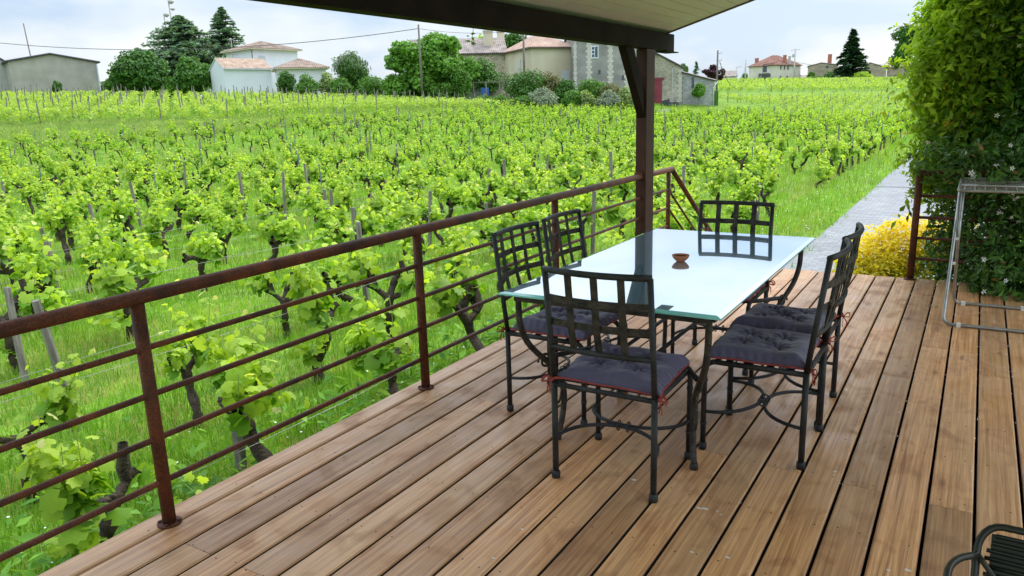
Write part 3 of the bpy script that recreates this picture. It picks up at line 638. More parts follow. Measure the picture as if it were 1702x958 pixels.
# ------------------------------------------------------------------ chairs
CW, CD = .445, .435     # leg spacing
def chair(label):
    t = empty('iron_chair', (0, 0, 0), label, 'chair', 'wrought iron chairs round the glass table')
    hw_ = CW/2
    # back legs run up into the back frame, leaning back
    def bp(x, z): # back plane
        lean = 0 if z < .45 else (z-.45)*.13
        bow = (1-(x/hw_)**2)*.035*max(0, min(1, (z-.45)/.25))
        return (x, -CD/2-lean-bow, z)
    for s in (-1, 1):
        m = MB().tube([(s*hw_, -CD/2, .0), (s*hw_, -CD/2, .44)], .0135, 10); m.lathe([(.018, 0), (.0195, .012), (.019, .028), (.0135, .034)], (s*hw_, -CD/2, 0), 12)
        m.build('leg', M['iron'], t)
        P = [(s*hw_, CD/2, 0), (s*hw_, CD/2, .38)]+[tuple(p) for p in arc((s*hw_, CD/2-.05, .38), .05, 0, PI/2, 6, (0, 1, 0), (0, 0, 1))][1:]
        m = MB().tube(P, .0125, 10); m.lathe([(.017, 0), (.0185, .012), (.018, .028), (.0125, .034)], (s*hw_, CD/2, 0), 12)
        for z in (.12, .33): m.lathe([(.0135, 0), (.0155, .004), (.0155, .010), (.0135, .014)], (s*hw_, CD/2, z), 10)
        m.build('leg', M['iron'], t)
    fr = MB()
    for s in (-1, 1):
        fr.tube([bp(s*hw_, .44), bp(s*hw_, .6), bp(s*hw_, .935)], .0125, 10)
    fr.tube([bp(hw_*u, .938) for u in np.linspace(-1.03, 1.03, 11)], .0135, 8)
    fr.tube([bp(hw_*u, .605) for u in np.linspace(-1, 1, 11)], .0125, 8)
    fr.build('back_frame', M['iron'], t)
    def strap(mb, pts, nrm_off, w):
        # flat band through pts, width w across its own direction, thickness 4 mm
        P = [np.array(p) for p in pts]; vs_ = []; n = len(P)
        for i in range(n):
            tt = P[min(i+1, n-1)]-P[max(i-1, 0)]; tt /= np.linalg.norm(tt); ny_ = np.array([0, 1., 0]); ny_ = ny_-tt*(ny_@tt); ny_ /= np.linalg.norm(ny_)
            sd = np.cross(tt, ny_)
            for a, b in ((-1, -1), (1, -1), (1, 1), (-1, 1)): vs_.append(P[i]+sd*a*w/2+ny_*(b*.002+nrm_off))
        fs = [(i*4+k, i*4+(k+1) % 4, (i+1)*4+(k+1) % 4, (i+1)*4+k) for i in range(n-1) for k in range(4)]+[(0, 1, 2, 3), (n*4-1, n*4-2, n*4-3, n*4-4)]
        mb.add(vs_, fs)
    la = MB()
    for j, u in enumerate((-.48, .02, .52)): strap(la, [bp(hw_*u, z) for z in np.linspace(.605, .935, 9)], .003 if j % 2 else -.003, .030)
    for j, z in enumerate((.716, .822)): strap(la, [bp(hw_*u, z) for u in np.linspace(-1, 1, 13)], -.0055 if j else .0075, .030)
    la.build('back_lattice', M['iron_worn'], t)
    sf = MB(); zs = .43
    for s in (-1, 1): sf.tube([(s*hw_, -CD/2, zs), (s*hw_, CD/2-.045, zs)], .0125, 9)
    sf.tube([(-hw_, -CD/2, zs), (hw_, -CD/2, zs)], .011, 9); sf.tube([(-hw_, CD/2-.05, zs), (hw_, CD/2-.05, zs)], .011, 9)
    for yy in np.linspace(-CD/2+.07, CD/2-.1, 4): sf.boxb((-hw_, yy-.014, zs-.003), (hw_, yy+.014, zs+.003))
    sf.build('seat_frame', M['iron'], t)
    st = MB(); z0 = .185
    # two half hoops back to back, one bowed in from the back legs, one from the front legs
    for sg in (-1, 1):
        P = [(hw_*math.cos(a), sg*(CD/2-(CD/2-.009)*math.sin(a)**.9), z0+.012*math.sin(a)) for a in np.linspace(0, PI, 25)]
        st.tube(P, .0085, 8)
    for xx_ in (-.022, .022): st.tube(arc((xx_, 0, z0+.012), .0215, 0, 2*PI, 13, (0, 1, 0), (0, 0, 1)), .0035, 6, caps=False)
    st.build('stretcher', M['iron'], t)
    return t
def cushion_mesh(seed):
    r = np.random.default_rng(seed); n = 72; w_, d_ = .445, .425
    u = np.linspace(-1, 1, n); U, V_ = np.meshgrid(u, u)
    edge_ = np.clip(1-np.maximum(abs(U), abs(V_)), 0, 1)
    prof = 1-(1-np.clip(edge_/.30, 0, 1))**2.2
    tf = [(-.36, -.36), (.36, -.36), (0, 0), (-.36, .36), (.36, .36)]
    Zt = .012+.036*prof
    for (a, b) in tf:
        dd = np.hypot(U-a, V_-b); Zt -= .036*np.exp(-(dd/.085)**1.3)
        th = np.arctan2(V_-b, U-a); ph = r.uniform(0, 6.28)
        Zt += .0065*np.sin(th*7+ph)*np.exp(-((dd-.16)/.11)**2)
    Zt += .0035*np.sin(V_*34+3*np.sin(U*4+seed))*np.exp(-(edge_/.13)**2)+.002*np.sin(U*30+2*np.sin(V_*5+seed))*np.exp(-(edge_/.14)**2)
    Zt = np.maximum(Zt, .006)
    for _ in range(5):
        a, b, ph = r.uniform(-1, 1), r.uniform(-1, 1), r.uniform(0, 6); k = r.uniform(2, 4.5); Zt += .0035*np.sin(k*(a*U+b*V_)*2+ph)
    pin = 1-.055*(abs(U)**2)*(1-abs(V_)**3)*0-.0
    X = U*w_/2*(1-.030*(1-V_**2)*abs(U)**4); Y = V_*d_/2*(1-.030*(1-U**2)*abs(V_)**4)
    X = X*(1+.006*np.sin(V_*9+seed)); 
    top_ = np.stack([X.ravel(), Y.ravel(), Zt.ravel()], 1)
    i = np.arange(n*n).reshape(n, n); Fq_ = np.stack([i[:-1, :-1], i[:-1, 1:], i[1:, 1:], i[1:, :-1]], -1).reshape(-1, 4)
    # underside
    bot = top_.copy(); bot[:, 2] = -.004-.006*prof.ravel(); Fb = (Fq_+n*n)[:, ::-1]
    ring = np.r_[i[0, :], i[1:, -1], i[-1, -2::-1], i[-2:0:-1, 0]]; rn = np.roll(ring, -1)
    Fs = np.stack([ring, ring+n*n, rn+n*n, rn], 1)
    me = mesh_np('seat_cushion', np.r_[top_, bot], np.r_[Fq_, Fb, Fs], M['fabric'], smooth=True)
    rim = top_[ring]
    return me, rim
def cushion(label, seed, loc, rz, tilt=(0, 0)):
    me, rim = cushion_mesh(seed); o = link('seat_cushion', me); tag(o, label, 'cushion', 'tufted seat cushions on the iron chairs')
    o.location = loc; o.rotation_euler = (tilt[0], tilt[1], rz)
    P = [np.array(p)*np.array([1.004, 1.004, 0])+np.array([0, 0, .0005+.002*math.sin(i*.5)]) for i, p in enumerate(rim[::3])]; P.append(P[0])
    MB().tube(P, .0042, 6, caps=False).build('piping', M['ribbon'], o)
    for s in (-1, 1):
        b = MB(); c = np.array([s*.222, -.225, -.002])
        r_ = random.Random(seed*3+s)
        b.tube(smooth_path([c+(-s*.02, .02, .0), c+(0, -.005, .006), c+(s*.012, -.022, .004)], 4), .003, 5, flat=2.2)
        for k in range(2):
            a = r_.uniform(.2, 1.0)*(1 if k else -1)
            b.tube(smooth_path([c+(s*.010, -.02, .004), c+(s*(.03+.01*a), -.03-.02*a, .02), c+(s*(.045), -.035-.02*a, -.004), c+(s*.012, -.021, .0)], 5), .0015, 5, flat=2.2)
            b.tube(smooth_path([c+(s*.012, -.02, .0), c+(s*(.02+.008*a), -.03-.012*a, -.03), c+(s*(.018+.014*a), -.03-.01*a, -.055)], 5), .0015, 5, flat=2.2)
        b.lathe([(0, -.008), (.008, -.003), (.008, .004), (0, .008)], tuple(c+np.array([s*.012, -.021, .001])), 8)
        b.build('tie', M['ribbon'], o)
    return o
CH_ = [ # x, y centre, rotation, labels
    (-1.215, 2.87, 0, 'iron chair at the near end of the table, its lattice back to the viewer', 'blue-grey tufted cushion on the chair at the near end of the table', (0, .03)),
    (-1.785, 3.42, -PI/2, 'iron chair on the railing side, nearer of the two', 'tufted cushion with red edging on the nearer chair on the railing side', (0, 0)),
    (-1.785, 3.945, -PI/2, 'iron chair on the railing side, farther of the two', 'partly hidden tufted cushion on the farther chair on the railing side', (0, 0)),
    (-.750, 3.44, PI/2, 'iron chair on the open deck side, nearer of the two', 'grey tufted cushion on the nearer chair on the open deck side', (0, 0)),
    (-.763, 3.925, PI/2, 'iron chair on the open deck side, farther of the two', 'grey tufted cushion on the farther chair on the open deck side', (0, 0)),
    (-1.270, 4.50, PI, 'iron chair at the far end of the table, facing the viewer', 'cushion mostly hidden under the table on the chair at the far end', (0, 0))]
c0 = None
for i, (x, y, rz, lb, cl, tl) in enumerate(CH_):
    if c0 is None: c0 = chair(lb); c = c0
    else: c = copy_tree(c0); c['label'] = lb
    c.location = (x, y, .001); c.rotation_euler.z = rz
    off = Matrix.Rotation(rz, 3, 'Z')@Vector((0, .012, 0))
    cushion(cl, 11+i, (x+off.x, y+off.y, .452), rz+(.05 if i == 0 else random.uniform(-.03, .03)), tl)

# ------------------------------------------------------------------ drying rack
dr = empty('drying_rack', (.15, 6.2, 0), 'folding metal clothes airer with wire top standing on the deck by the jasmine', 'clothes airer')
def fillet_path(pts, r=.06, n=6):
    o = [np.array(pts[0], float)]
    for a, b, c in zip(pts[:-2], pts[1:-1], pts[2:]):
        a, b, c = map(lambda q: np.array(q, float), (a, b, c)); u = (a-b)/np.linalg.norm(a-b); v = (c-b)/np.linalg.norm(c-b)
        for i in range(n+1):
            t = i/n; o.append((b+u*r)*(1-t)**2+b*2*t*(1-t)+(b+v*r)*t*t)
    o.append(np.array(pts[-1], float)); return o
xl, xr = -.24, .32   # relative to root x .15
MB().tube(fillet_path([(xl+.00, .34, .89), (xl, -.02, .56), (xl-.01, -.33, .014), (xr+.02, -.33, .014), (xr, -.02, .56), (xr, .34, .89)]), .0115, 10).build('leg_frame', M['alu'], dr)
MB().tube(fillet_path([(xl+.025, .08, .89), (xl+.025, .02, .56), (xl+.035, .33, .014), (xr-.03, .33, .014), (xr-.025, .02, .56), (xr-.025, .08, .89)]), .0105, 10).build('leg_frame', M['alu'], dr)
MB().tube(fillet_path([(xl+.1, 1.0, .895), (xl-.005, 1.0, .895), (xl-.005, .06, .895), (xr+.02, .06, .895), (xr+.02, 1.0, .895), (xl+.1, 1.0, .895)], .03), .0095, 9).build('top_frame', M['alu'], dr)
wb = MB()
wb.tube([(xl, .42, .895), (xr+.02, .42, .895)], .008, 8)
for i in range(9): wb.tube([(xl+.03+i*.064, .06, .895), (xl+.03+i*.064, 1.0, .895)], .0022, 5)
for yy in (.14, .22, .30, .52, .62, .72, .82, .92): wb.tube([(xl, yy, .893), (xr+.02, yy, .893)], .0020, 5)
wb.build('wire_shelf', M['alu'], dr)
cp = MB()
for x_, y_ in ((xl+.085, -.33), (xr-.07, -.33), (xl+.10, .33), (xr-.08, .33)): cp.boxb((x_-.014, y_-.015, .0), (x_+.014, y_+.015, .028))
cp.build('foot_clip', M['clip'], dr)
for (x_, y_, z_) in ((xl+.01, 0, .56), (xl+.008, -.10, .40)): MB().boxb((x_-.014, y_-.014, z_-.008), (x_+.02, y_+.014, z_+.008)).build('hinge', M['clip'], dr)

# ------------------------------------------------------------------ dark wicker armchair in the corner
ac = empty('wicker_armchair', (.36, 1.2, 0), 'black wicker armchair at the bottom right edge, only its ribbed back and one arm showing', 'armchair')
# back panel: top at z .82, leaning away from the viewer
def bk(u, v):   # u across 0..1, v down from the top
    return (-.295+.59*u, .27-.42*v*.60, .82-.42*v)
bk_ = MB(); n = 34
fp = [bk(0, 1), bk(0, .12)]+[bk(.06-.06*math.cos(a), .10-.10*math.sin(a)) for a in np.linspace(.2, PI/2, 6)]+[bk(.94+.06*math.sin(a), .10-.10*math.cos(a)) for a in np.linspace(0, PI/2-.2, 6)]+[bk(1, .12), bk(1, 1)]
bk_.tube(fp, .0065, 9); bk_.build('back_frame', M['plastic'], ac)
pn = MB()
for i in range(n):
    v = .035+.95*i/n; ins_ = .02+.04*max(0, (.10-v)/.10)
    pn.tube([bk(ins_, v), bk(.5, v+.004), bk(1-ins_, v)], .0042, 6)
    pn.box(tuple(np.array(bk(.5, v+.014))+np.array([0, .006, 0])), (.55, .002, .013), M=Matrix.Rotation(R(-31), 3, 'X'))
pn.build('ribbed_back', M['plastic'], ac)
sm = MB()
for i in range(36): sm.tube([(-.27, -.02-.012*i, .42), (.27, -.02-.012*i, .42)], .0055, 6)
sm.tube(fillet_path([(-.29, .03, .41), (-.29, -.46, .41), (.29, -.46, .41), (.29, .03, .41)], .05), .012, 9)
sm.build('seat', M['plastic'], ac)
for s in (-1, 1):
    A = fillet_path([(s*.293, .235, .775), (s*.335, .20, .775), (s*.345, -.02, .70), (s*.34, -.44, .64), (s*.335, -.46, .0)], .035)
    MB().tube(A, .0065, 9).build('armrest', M['arm_tube'], ac)
    MB().tube([(s*.29, .02, .41), (s*.30, .17, .0)], .0115, 9).build('leg', M['arm_tube'], ac)
MB().tube(smooth_path([(-.293, .235, .775), (-.24, .20, .72), (-.15, .10, .62), (-.02, -.02, .45)], 5), .005, 8).build('brace', M['arm_tube'], ac)

# ------------------------------------------------------------------ foliage tools
def rotmats(nrm, spin):
    nrm = nrm/np.linalg.norm(nrm, axis=1, keepdims=True)
    a = np.where(np.abs(nrm[:, 2:3]) < .9, np.array([[0, 0, 1.]]), np.array([[1., 0, 0]]))
    u = np.cross(a, nrm); u /= np.linalg.norm(u, axis=1, keepdims=True); v = np.cross(nrm, u)
    c, s = np.cos(spin)[:, None], np.sin(spin)[:, None]
    return u*c+v*s, -u*s+v*c, nrm
VINE_T = np.array([(0, -.08, .03), (.26, -.34, -.04), (.50, -.16, -.03), (.64, .12, -.09), (.48, .26, .0), (.52, .52, -.07), (.26, .58, .0), (0, .86, -.10), (-.26, .58, .0), (-.52, .52, -.07), (-.48, .26, .0), (-.64, .12, -.09), (-.50, -.16, -.03), (-.26, -.34, -.04), (0, .20, .07)])
VINE_F = np.array([(14, i, i+1) for i in range(13)]+[(14, 13, 0)])
QUAD_T = np.array([(0, -.5, 0), (.38, 0, .10), (0, .5, -.05), (-.38, 0, .10)]); QUAD_F = np.array([(0, 1, 2), (0, 2, 3)])
LANCE_T = np.array([(0, -.5, 0), (.22, -.05, .06), (0, .6, -.08), (-.22, -.05, .06)]); 
PENT_T = np.array([(0, -.4, 0), (.42, -.15, .08), (.36, .32, -.02), (0, .6, -.1), (-.36, .32, -.02), (-.42, -.15, .08)]); PENT_F = np.array([(0, 1, 2), (0, 2, 3), (0, 3, 4), (0, 4, 5)])
def leaves(pos, nrm, size, T, Ft, spin=None, tint=None, g=rng):
    n = len(pos); spin = g.uniform(0, 2*PI, n) if spin is None else spin
    a, b, c = rotmats(nrm, spin)
    V_ = pos[:, None]+size[:, None, None]*(T[None, :, 0:1]*a[:, None]+T[None, :, 1:2]*b[:, None]+T[None, :, 2:3]*c[:, None])
    k = len(T); Fv = (Ft[None]+np.arange(n)[:, None, None]*k).reshape(-1, 3)
    tt = np.repeat(g.random(n) if tint is None else tint, k)
    return V_.reshape(-1, 3), Fv, tt
def merge(parts):
    V_ = []; F_ = []; T_ = []; b = 0
    for v, f, t in parts: V_.append(v); F_.append(f+b); T_.append(t); b += len(v)
    return np.concatenate(V_), np.concatenate(F_), np.concatenate(T_)
def tube_np(P, r, seg=6):
    m = MB().tube(P, r, seg, caps=False); V_ = np.array(m.v); F4 = np.array(m.f); F3 = np.r_[F4[:, [0, 1, 2]], F4[:, [0, 2, 3]]]; return V_, F3, np.full(len(V_), .5)

# ------------------------------------------------------------------ grapevines
def vine_parts(seed, nl=230, simple_=False):
    g = np.random.default_rng(seed); L_ = []; tr = []; sh = []
    hgt = g.uniform(.34, .52); lean = g.normal(0, .075, 2); kn = g.normal(0, .035, 2)
    base = np.array([0, 0, -.06]); top_ = np.array([lean[0], lean[1], hgt])
    P = [base, np.array([kn[0], kn[1], hgt*.3]), np.array([lean[0]*.5-kn[0], lean[1]*.5-kn[1], hgt*.62]), top_]
    P = smooth_path(P, 4); r = [.050-.016*(i/len(P))+g.uniform(-.006, .008) for i in range(len(P))]; r[-1] = .045; r[-2] = .048
    tr.append(tube_np(P, [max(.02, q)*(.7 if simple_ else .98)*g.uniform(.85, 1.2) for q in r], 7))
    na = g.integers(2, 4); tips = []
    a0 = g.uniform(0, 6.28)
    for k in range(na):
        # arms mostly along the row (y)
        a = (PI/2 if k % 2 == 0 else -PI/2)+g.normal(0, .55); ln = g.uniform(.14, .34); rise = g.uniform(.02, .16)
        e_ = top_+np.array([math.cos(a)*ln, math.sin(a)*ln, rise]); mid = (top_+e_)/2+g.normal(0, .025, 3)
        Q = smooth_path([top_-np.array([0, 0, .03]), mid, e_], 3); rr = [q*(.62 if simple_ else 1) for q in [.040, .036, .032, .029, .030, .034, .036][:len(Q)]]
        tr.append(tube_np(Q, [q*g.uniform(.8, 1.15) for q in rr], 6)); tips += [e_, e_, e_ if k else mid]
        if g.random() < .8 and not simple_:
            e2 = e_+g.normal(0, .06, 3)+np.array([0, 0, .08]); tr.append(tube_np([mid, (mid+e2)/2+g.normal(0, .02, 3), e2], [.036, .040, .026], 6))
    ns_ = g.integers(8, 13); per = nl//ns_
    for k in range(ns_):
        s = tips[g.integers(0, len(tips))]+g.normal(0, .025, 3); a = g.uniform(0, 6.28); out_ = g.uniform(.0, .20); ln = g.uniform(.22, .62)*(1 if g.random() < .8 else .5)
        e_ = s+np.array([math.cos(a)*out_, math.sin(a)*out_*1.3, ln]); droop = g.random() < .14
        if droop: e_ = s+np.array([math.cos(a)*out_*2, math.sin(a)*out_*2, g.uniform(-.16, .08)])
        mid = (s+e_)/2+np.array([math.cos(a), math.sin(a), 0])*.07*g.random()+np.array([0, 0, .05 if droop else 0])
        Q = np.array(smooth_path([s, mid, e_], 4))
        if not simple_: sh.append(tube_np(Q, [.005-.003*i/len(Q) for i in range(len(Q))], 4))
        m = per; ti = g.uniform(.05, 1.0, m); ii = ti*(len(Q)-1); i0 = np.minimum(ii.astype(int), len(Q)-2); fr_ = (ii-i0)[:, None]
        c_ = Q[i0]*(1-fr_)+Q[i0+1]*fr_; off = g.normal(0, .052, (m, 3)); off[:, 2] *= .8
        sz = (.122-.075*ti)*g.uniform(.7, 1.2, m)
        if simple_: sz = sz*1.6
        nr = off/np.linalg.norm(off, axis=1, keepdims=True)*.7+np.array([0, 0, .65])+g.normal(0, .35, (m, 3))
        tn = np.clip(.02+.80*ti+g.normal(0, .15, m), 0, .92); tn = np.where((ti > .9) & (g.random(m) < .3), 1.0, tn)  # shade put into the tint: leaves darken towards the shoot base
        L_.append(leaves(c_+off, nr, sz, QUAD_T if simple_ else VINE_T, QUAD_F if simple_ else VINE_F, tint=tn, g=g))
    if not simple_ and g.random() < .85:      # suckers low on the trunk
        for k in range(int(g.integers(1, 3))):
            a = g.uniform(0, 6.28); s = np.array([0, 0, g.uniform(.05, .25)]); e_ = s+np.array([math.cos(a)*.25, math.sin(a)*.25, g.uniform(.05, .25)])
            Q = np.array(smooth_path([s, (s+e_)/2+np.array([0, 0, .06]), e_], 4)); sh.append(tube_np(Q, .003, 4)); m = 14; ii = g.integers(1, len(Q), m)
            L_.append(leaves(Q[ii]+g.normal(0, .05, (m, 3)), g.normal(0, .4, (m, 3))+np.array([0, 0, .8]), g.uniform(.06, .12, m), VINE_T, VINE_F, tint=g.uniform(.1, .7, m), g=g))
    return merge(tr), (merge(sh) if sh else None), merge(L_)
def vine_proto(seed):
    tr, sh, lv = vine_parts(seed, 200)
    a = mesh_np('trunk', tr[0], tr[1], M['bark'], tr[2]); b = mesh_np('shoot', sh[0], sh[1], M['stem'], sh[2]); c = mesh_np('foliage', lv[0], lv[1], M['vine'], lv[2])
    return a, b, c
protos = [vine_proto(100+i) for i in range(10)]
lowp = [vine_parts(300+i, 64, True) for i in range(8)]
ROW0, ROWS, STEP = -4.0, 1.48, 1.28
cand = []
for k in range(0, 62):
    for j in range(0, 100):
        x = ROW0-ROWS*k+rng.normal(0, .07); y = -.45+STEP*j+rng.normal(0, .08)+(.35 if k % 2 else 0)
        if rng.random() < .13: continue
        px, py, dep = proj((x, y, -.5))
        if dep < 2.2 or px < -160 or px > 1640: continue
        if dep > lim(px, D1X, D1Y): continue
        if 1060 < px < 1200 and dep > 72: continue
        cand.append((dep, x, y, k, j, px))
cand = [c for c in cand if not (c[1] > -9 and proj((c[1], c[2], .2))[1] > 1040)]
cand.sort()
ORD = ['first', 'second', 'third', 'fourth', 'fifth', 'sixth', 'seventh', 'eighth', 'ninth', 'tenth', 'eleventh', 'twelfth', 'thirteenth', 'fourteenth', 'fifteenth', 'sixteenth', 'seventeenth', 'eighteenth', 'nineteenth', 'twentieth']
TENS = {20: 'twenty', 30: 'thirty', 40: 'forty', 50: 'fifty', 60: 'sixty', 70: 'seventy', 80: 'eighty'}
def ordw(n):
    if n <= 20: return ORD[n-1]
    t, u = n//10*10, n % 10
    return TENS[t]+'-'+ORD[u-1] if u else TENS[t][:-1]+'ieth'
NIND = 300
rowcount = {}
ind = sorted(cand[:NIND], key=lambda c: (c[3], c[2])); rest = cand[NIND:]
for dep, x, y, k, j, px in ind:
    rowcount[k] = rowcount.get(k, 0)+1
    a, b, c = protos[int(rng.integers(0, len(protos)))]
    v = empty('grapevine', (x, y, h1(x, y)), f'young-leaved grapevine on a gnarled trunk, {ordw(rowcount[k])} along the {ordw(k+1)} row out from the deck', 'grapevine', 'grapevines in the rows beside the deck', rz=rng.normal(0, .3)+(PI if rng.random() < .5 else 0))
    s_ = rng.uniform(.85, 1.18); v.scale = (s_, s_, s_*rng.uniform(.9, 1.08))
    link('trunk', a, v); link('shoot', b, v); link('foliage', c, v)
def scatter(name, pts, protos_, idx_, m, label, cat, zs=None, sc=(.85, 1.2)):
    parts = []
    for x, y in pts:
        V_, F_, T_ = protos_[int(rng.integers(0, len(protos_)))][idx_]
        a = rng.uniform(0, 6.28) if idx_ == 99 else rng.normal(0, .3); s_ = rng.uniform(*sc)
        Rm = np.array([[math.cos(a), -math.sin(a), 0], [math.sin(a), math.cos(a), 0], [0, 0, 1]])
        parts.append((V_@Rm.T*s_+np.array([x, y, h1(x, y)]), F_, T_))
    V_, F_, T_ = merge(parts)
    return link(name, mesh_np(name, V_, F_, m, T_))
st0 = rng.bit_generator.state
fv = scatter('distant_grapevines', [(c[1], c[2]) for c in rest], lowp, 2, M['vine_far'], '', '')
tag(fv, 'bright green grapevines of the far rows running to the grass bank', 'grapevines', kind='stuff')
rng.bit_generator.state = st0
ft = scatter('trunks', [(c[1], c[2]) for c in rest], lowp, 0, M['bark'], '', ''); ft.parent = fv; ft['kind'] = 'stuff'

# upper blocks: denser, taller hedged rows with posts
def rows_block(dirpx, spacing, step, test, dmin, dmax, size, n_leaf, hgt, name, label, mat, width=.25, ext=(-140, 60, 30, 300)):
    v = RT*(dirpx-851)+FW*F; v = v[:2]/np.linalg.norm(v[:2]); n_ = np.array([v[1], -v[0]])
    P = []
    for a in np.arange(-220, 220, spacing):
        for b in np.arange(dmin*.5, dmax*1.7, step):
            q = n_*a+v*b
            P.append((q[0]+rng.normal(0, .08), q[1]+rng.normal(0, .1), a, b))
    P = np.array(P); zz = H(P[:, 0], P[:, 1]); px, py, dep = proj(np.stack([P[:, 0], P[:, 1], zz], 1))
    ok = test(px, dep); P = P[ok]; zz = zz[ok]
    m = len(P); pos = np.repeat(np.stack([P[:, 0], P[:, 1], zz], 1), n_leaf, 0)
    off = rng.normal(0, 1, (m*n_leaf, 3))*np.array([width, width, 0]); off[:, :2] += v[None]*rng.uniform(-step/2, step/2, (m*n_leaf, 1))
    hh = .30+(hgt-.30)*rng.random(m*n_leaf)**.8*np.repeat(rng.uniform(.75, 1.1, m), n_leaf); off[:, 2] = hh
    nr = rng.normal(0, .6, (m*n_leaf, 3))+np.array([0, 0, .7])
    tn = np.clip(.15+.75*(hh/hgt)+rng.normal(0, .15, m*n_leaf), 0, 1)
    V_, F_, T_ = leaves(pos+off, nr, rng.uniform(.7, 1.3, m*n_leaf)*size, QUAD_T, QUAD_F, tint=tn)
    o = link(name, mesh_np(name, V_, F_, mat, T_)); tag(o, label, 'grapevines', kind='stuff'); return P, zz, v, n_
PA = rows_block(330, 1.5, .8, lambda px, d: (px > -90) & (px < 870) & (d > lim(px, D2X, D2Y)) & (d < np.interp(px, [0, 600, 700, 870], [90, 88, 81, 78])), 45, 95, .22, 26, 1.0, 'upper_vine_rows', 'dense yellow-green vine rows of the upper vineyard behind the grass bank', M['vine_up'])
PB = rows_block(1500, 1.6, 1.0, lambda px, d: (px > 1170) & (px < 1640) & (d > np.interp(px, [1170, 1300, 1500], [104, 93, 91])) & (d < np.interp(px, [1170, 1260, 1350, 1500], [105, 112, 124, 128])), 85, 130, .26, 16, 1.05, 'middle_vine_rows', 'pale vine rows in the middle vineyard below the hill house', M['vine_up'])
PC = rows_block(1250, 2.0, 1.5, lambda px, d: (px > 1192) & (px < 1640) & (d > 146) & (d < 252), 140, 260, .42, 14, 1.2, 'hill_vine_rows', 'distant vine rows on the slope in front of the hill house', M['vine_up'], width=.35)

# ------------------------------------------------------------------ stakes
def stake_mesh(h, r, m, seg=6, name='wooden_stake'):
    b = MB().tube([(0, 0, -.1), (0.004, 0, h*.5), (-.004, 0.003, h)], [r, r*.95, r*.9], seg); me = bpy.data.meshes.new(name); me.from_pydata(b.v, [], b.f); setmat(me, m); me.update(); return me
SM = [stake_mesh(h, r, M['stake'], s) for h, r, s in ((1.10, .038, 7), (1.18, .032, 6), (1.02, .036, 5), (1.25, .03, 6))]
MM = stake_mesh(1.30, .016, M['metal_stake'], 4, 'metal_stake')
def stake(x, y, me, label, group, tilt=None, hs=1):
    o = link(me.name.split('.')[0], me); o.location = (x, y, h1(x, y)); t = tilt or (rng.normal(0, .05), rng.normal(0, .05)); o.rotation_euler = (t[0], t[1], rng.uniform(0, 6)); o.scale = (1.2, 1.2, hs)
    tag(o, label, 'stake', group)
def gnd(px, py):
    d_ = ray(px, py); t = (-1-CH)/d_[2]; return CAM+d_*t
near_st = [(45, 642, 488, 'thick grey wooden stake at the left edge, seen through the railing'), (126, 712, 515, 'tall split grey stake just left of the nearest railing post'), (402, 792, 682, 'short stake close to the deck edge below the first railing span'),
           (622, 400, 320, 'upright grey stake above the middle of the handrail'), (714, 415, 323, 'leaning grey stake behind the second railing post'), (476, 384, 296, 'wooden stake above the handrail with dark foot'),
           (408, 366, 284, 'dark crooked stake standing in the open grass'), (548, 398, 306, 'thin stake beside the gnarled double vine'), (818, 418, 345, 'stake behind the nearest chair back'),
           (841, 328, 264, 'leaning stake with a clear patch of grass beside it'), (908, 309, 263, 'stake above the handrail left of the porch post'), (984, 312, 276, 'short stake just left of the porch post'),
           (780, 293, 250, 'slim stake in the middle rows left of the porch post'), (1018, 363, 250, 'stake whose foot is hidden behind the handrail by the porch post'), (1258, 372, 304, 'wooden stake topped by a vine right of the stair rail'), (1201, 292, 253, 'wooden stake between the stair rail and the path'),
           (1144, 300, 243, 'grey stake just above the stair rail'), (1168, 262, 226, 'dark stake right of the porch post'), (1288, 254, 232, 'dark thick stake in the rows beyond the far chair'), (80, 425, 380, 'small stake low in the left rows')]
for px, py, pt, lb in near_st:
    P = gnd(px, py); z = zat(P, pt); hh = max(.5, min(1.7, z+1)); stake(P[0], P[1], SM[int(rng.integers(0, 4))], lb, 'wooden stakes in the vine rows', hs=hh/1.12)
cnt = 0; used_ = [gnd(a, b)[:2] for a, b, _, _ in near_st]
extra = []
for dep, x, y, k, j, px in cand:
    if dep < 7 or cnt >= 230: continue
    if (j+3*k) % 4 == 0 and rng.random() < .8:
        if min(np.hypot(x-u[0], y-u[1]) for u in used_) < 1.2: continue
        metal = (dep > 18) and ((j+k) % 8 < 4)
        xx, yy = x+rng.normal(0, .06), y+.2
        if metal: stake(xx, yy, MM, f'thin blue-grey metal stake by the {ordw(j+1)} vine place of the {ordw(k+1)} row out', 'metal stakes in the vine rows', (rng.normal(0, .02), rng.normal(0, .02)))
        else: stake(xx, yy, SM[int(rng.integers(0, 4))], f'weathered wooden stake by the {ordw(j+1)} vine place of the {ordw(k+1)} row out', 'wooden stakes in the vine rows')
        cnt += 1
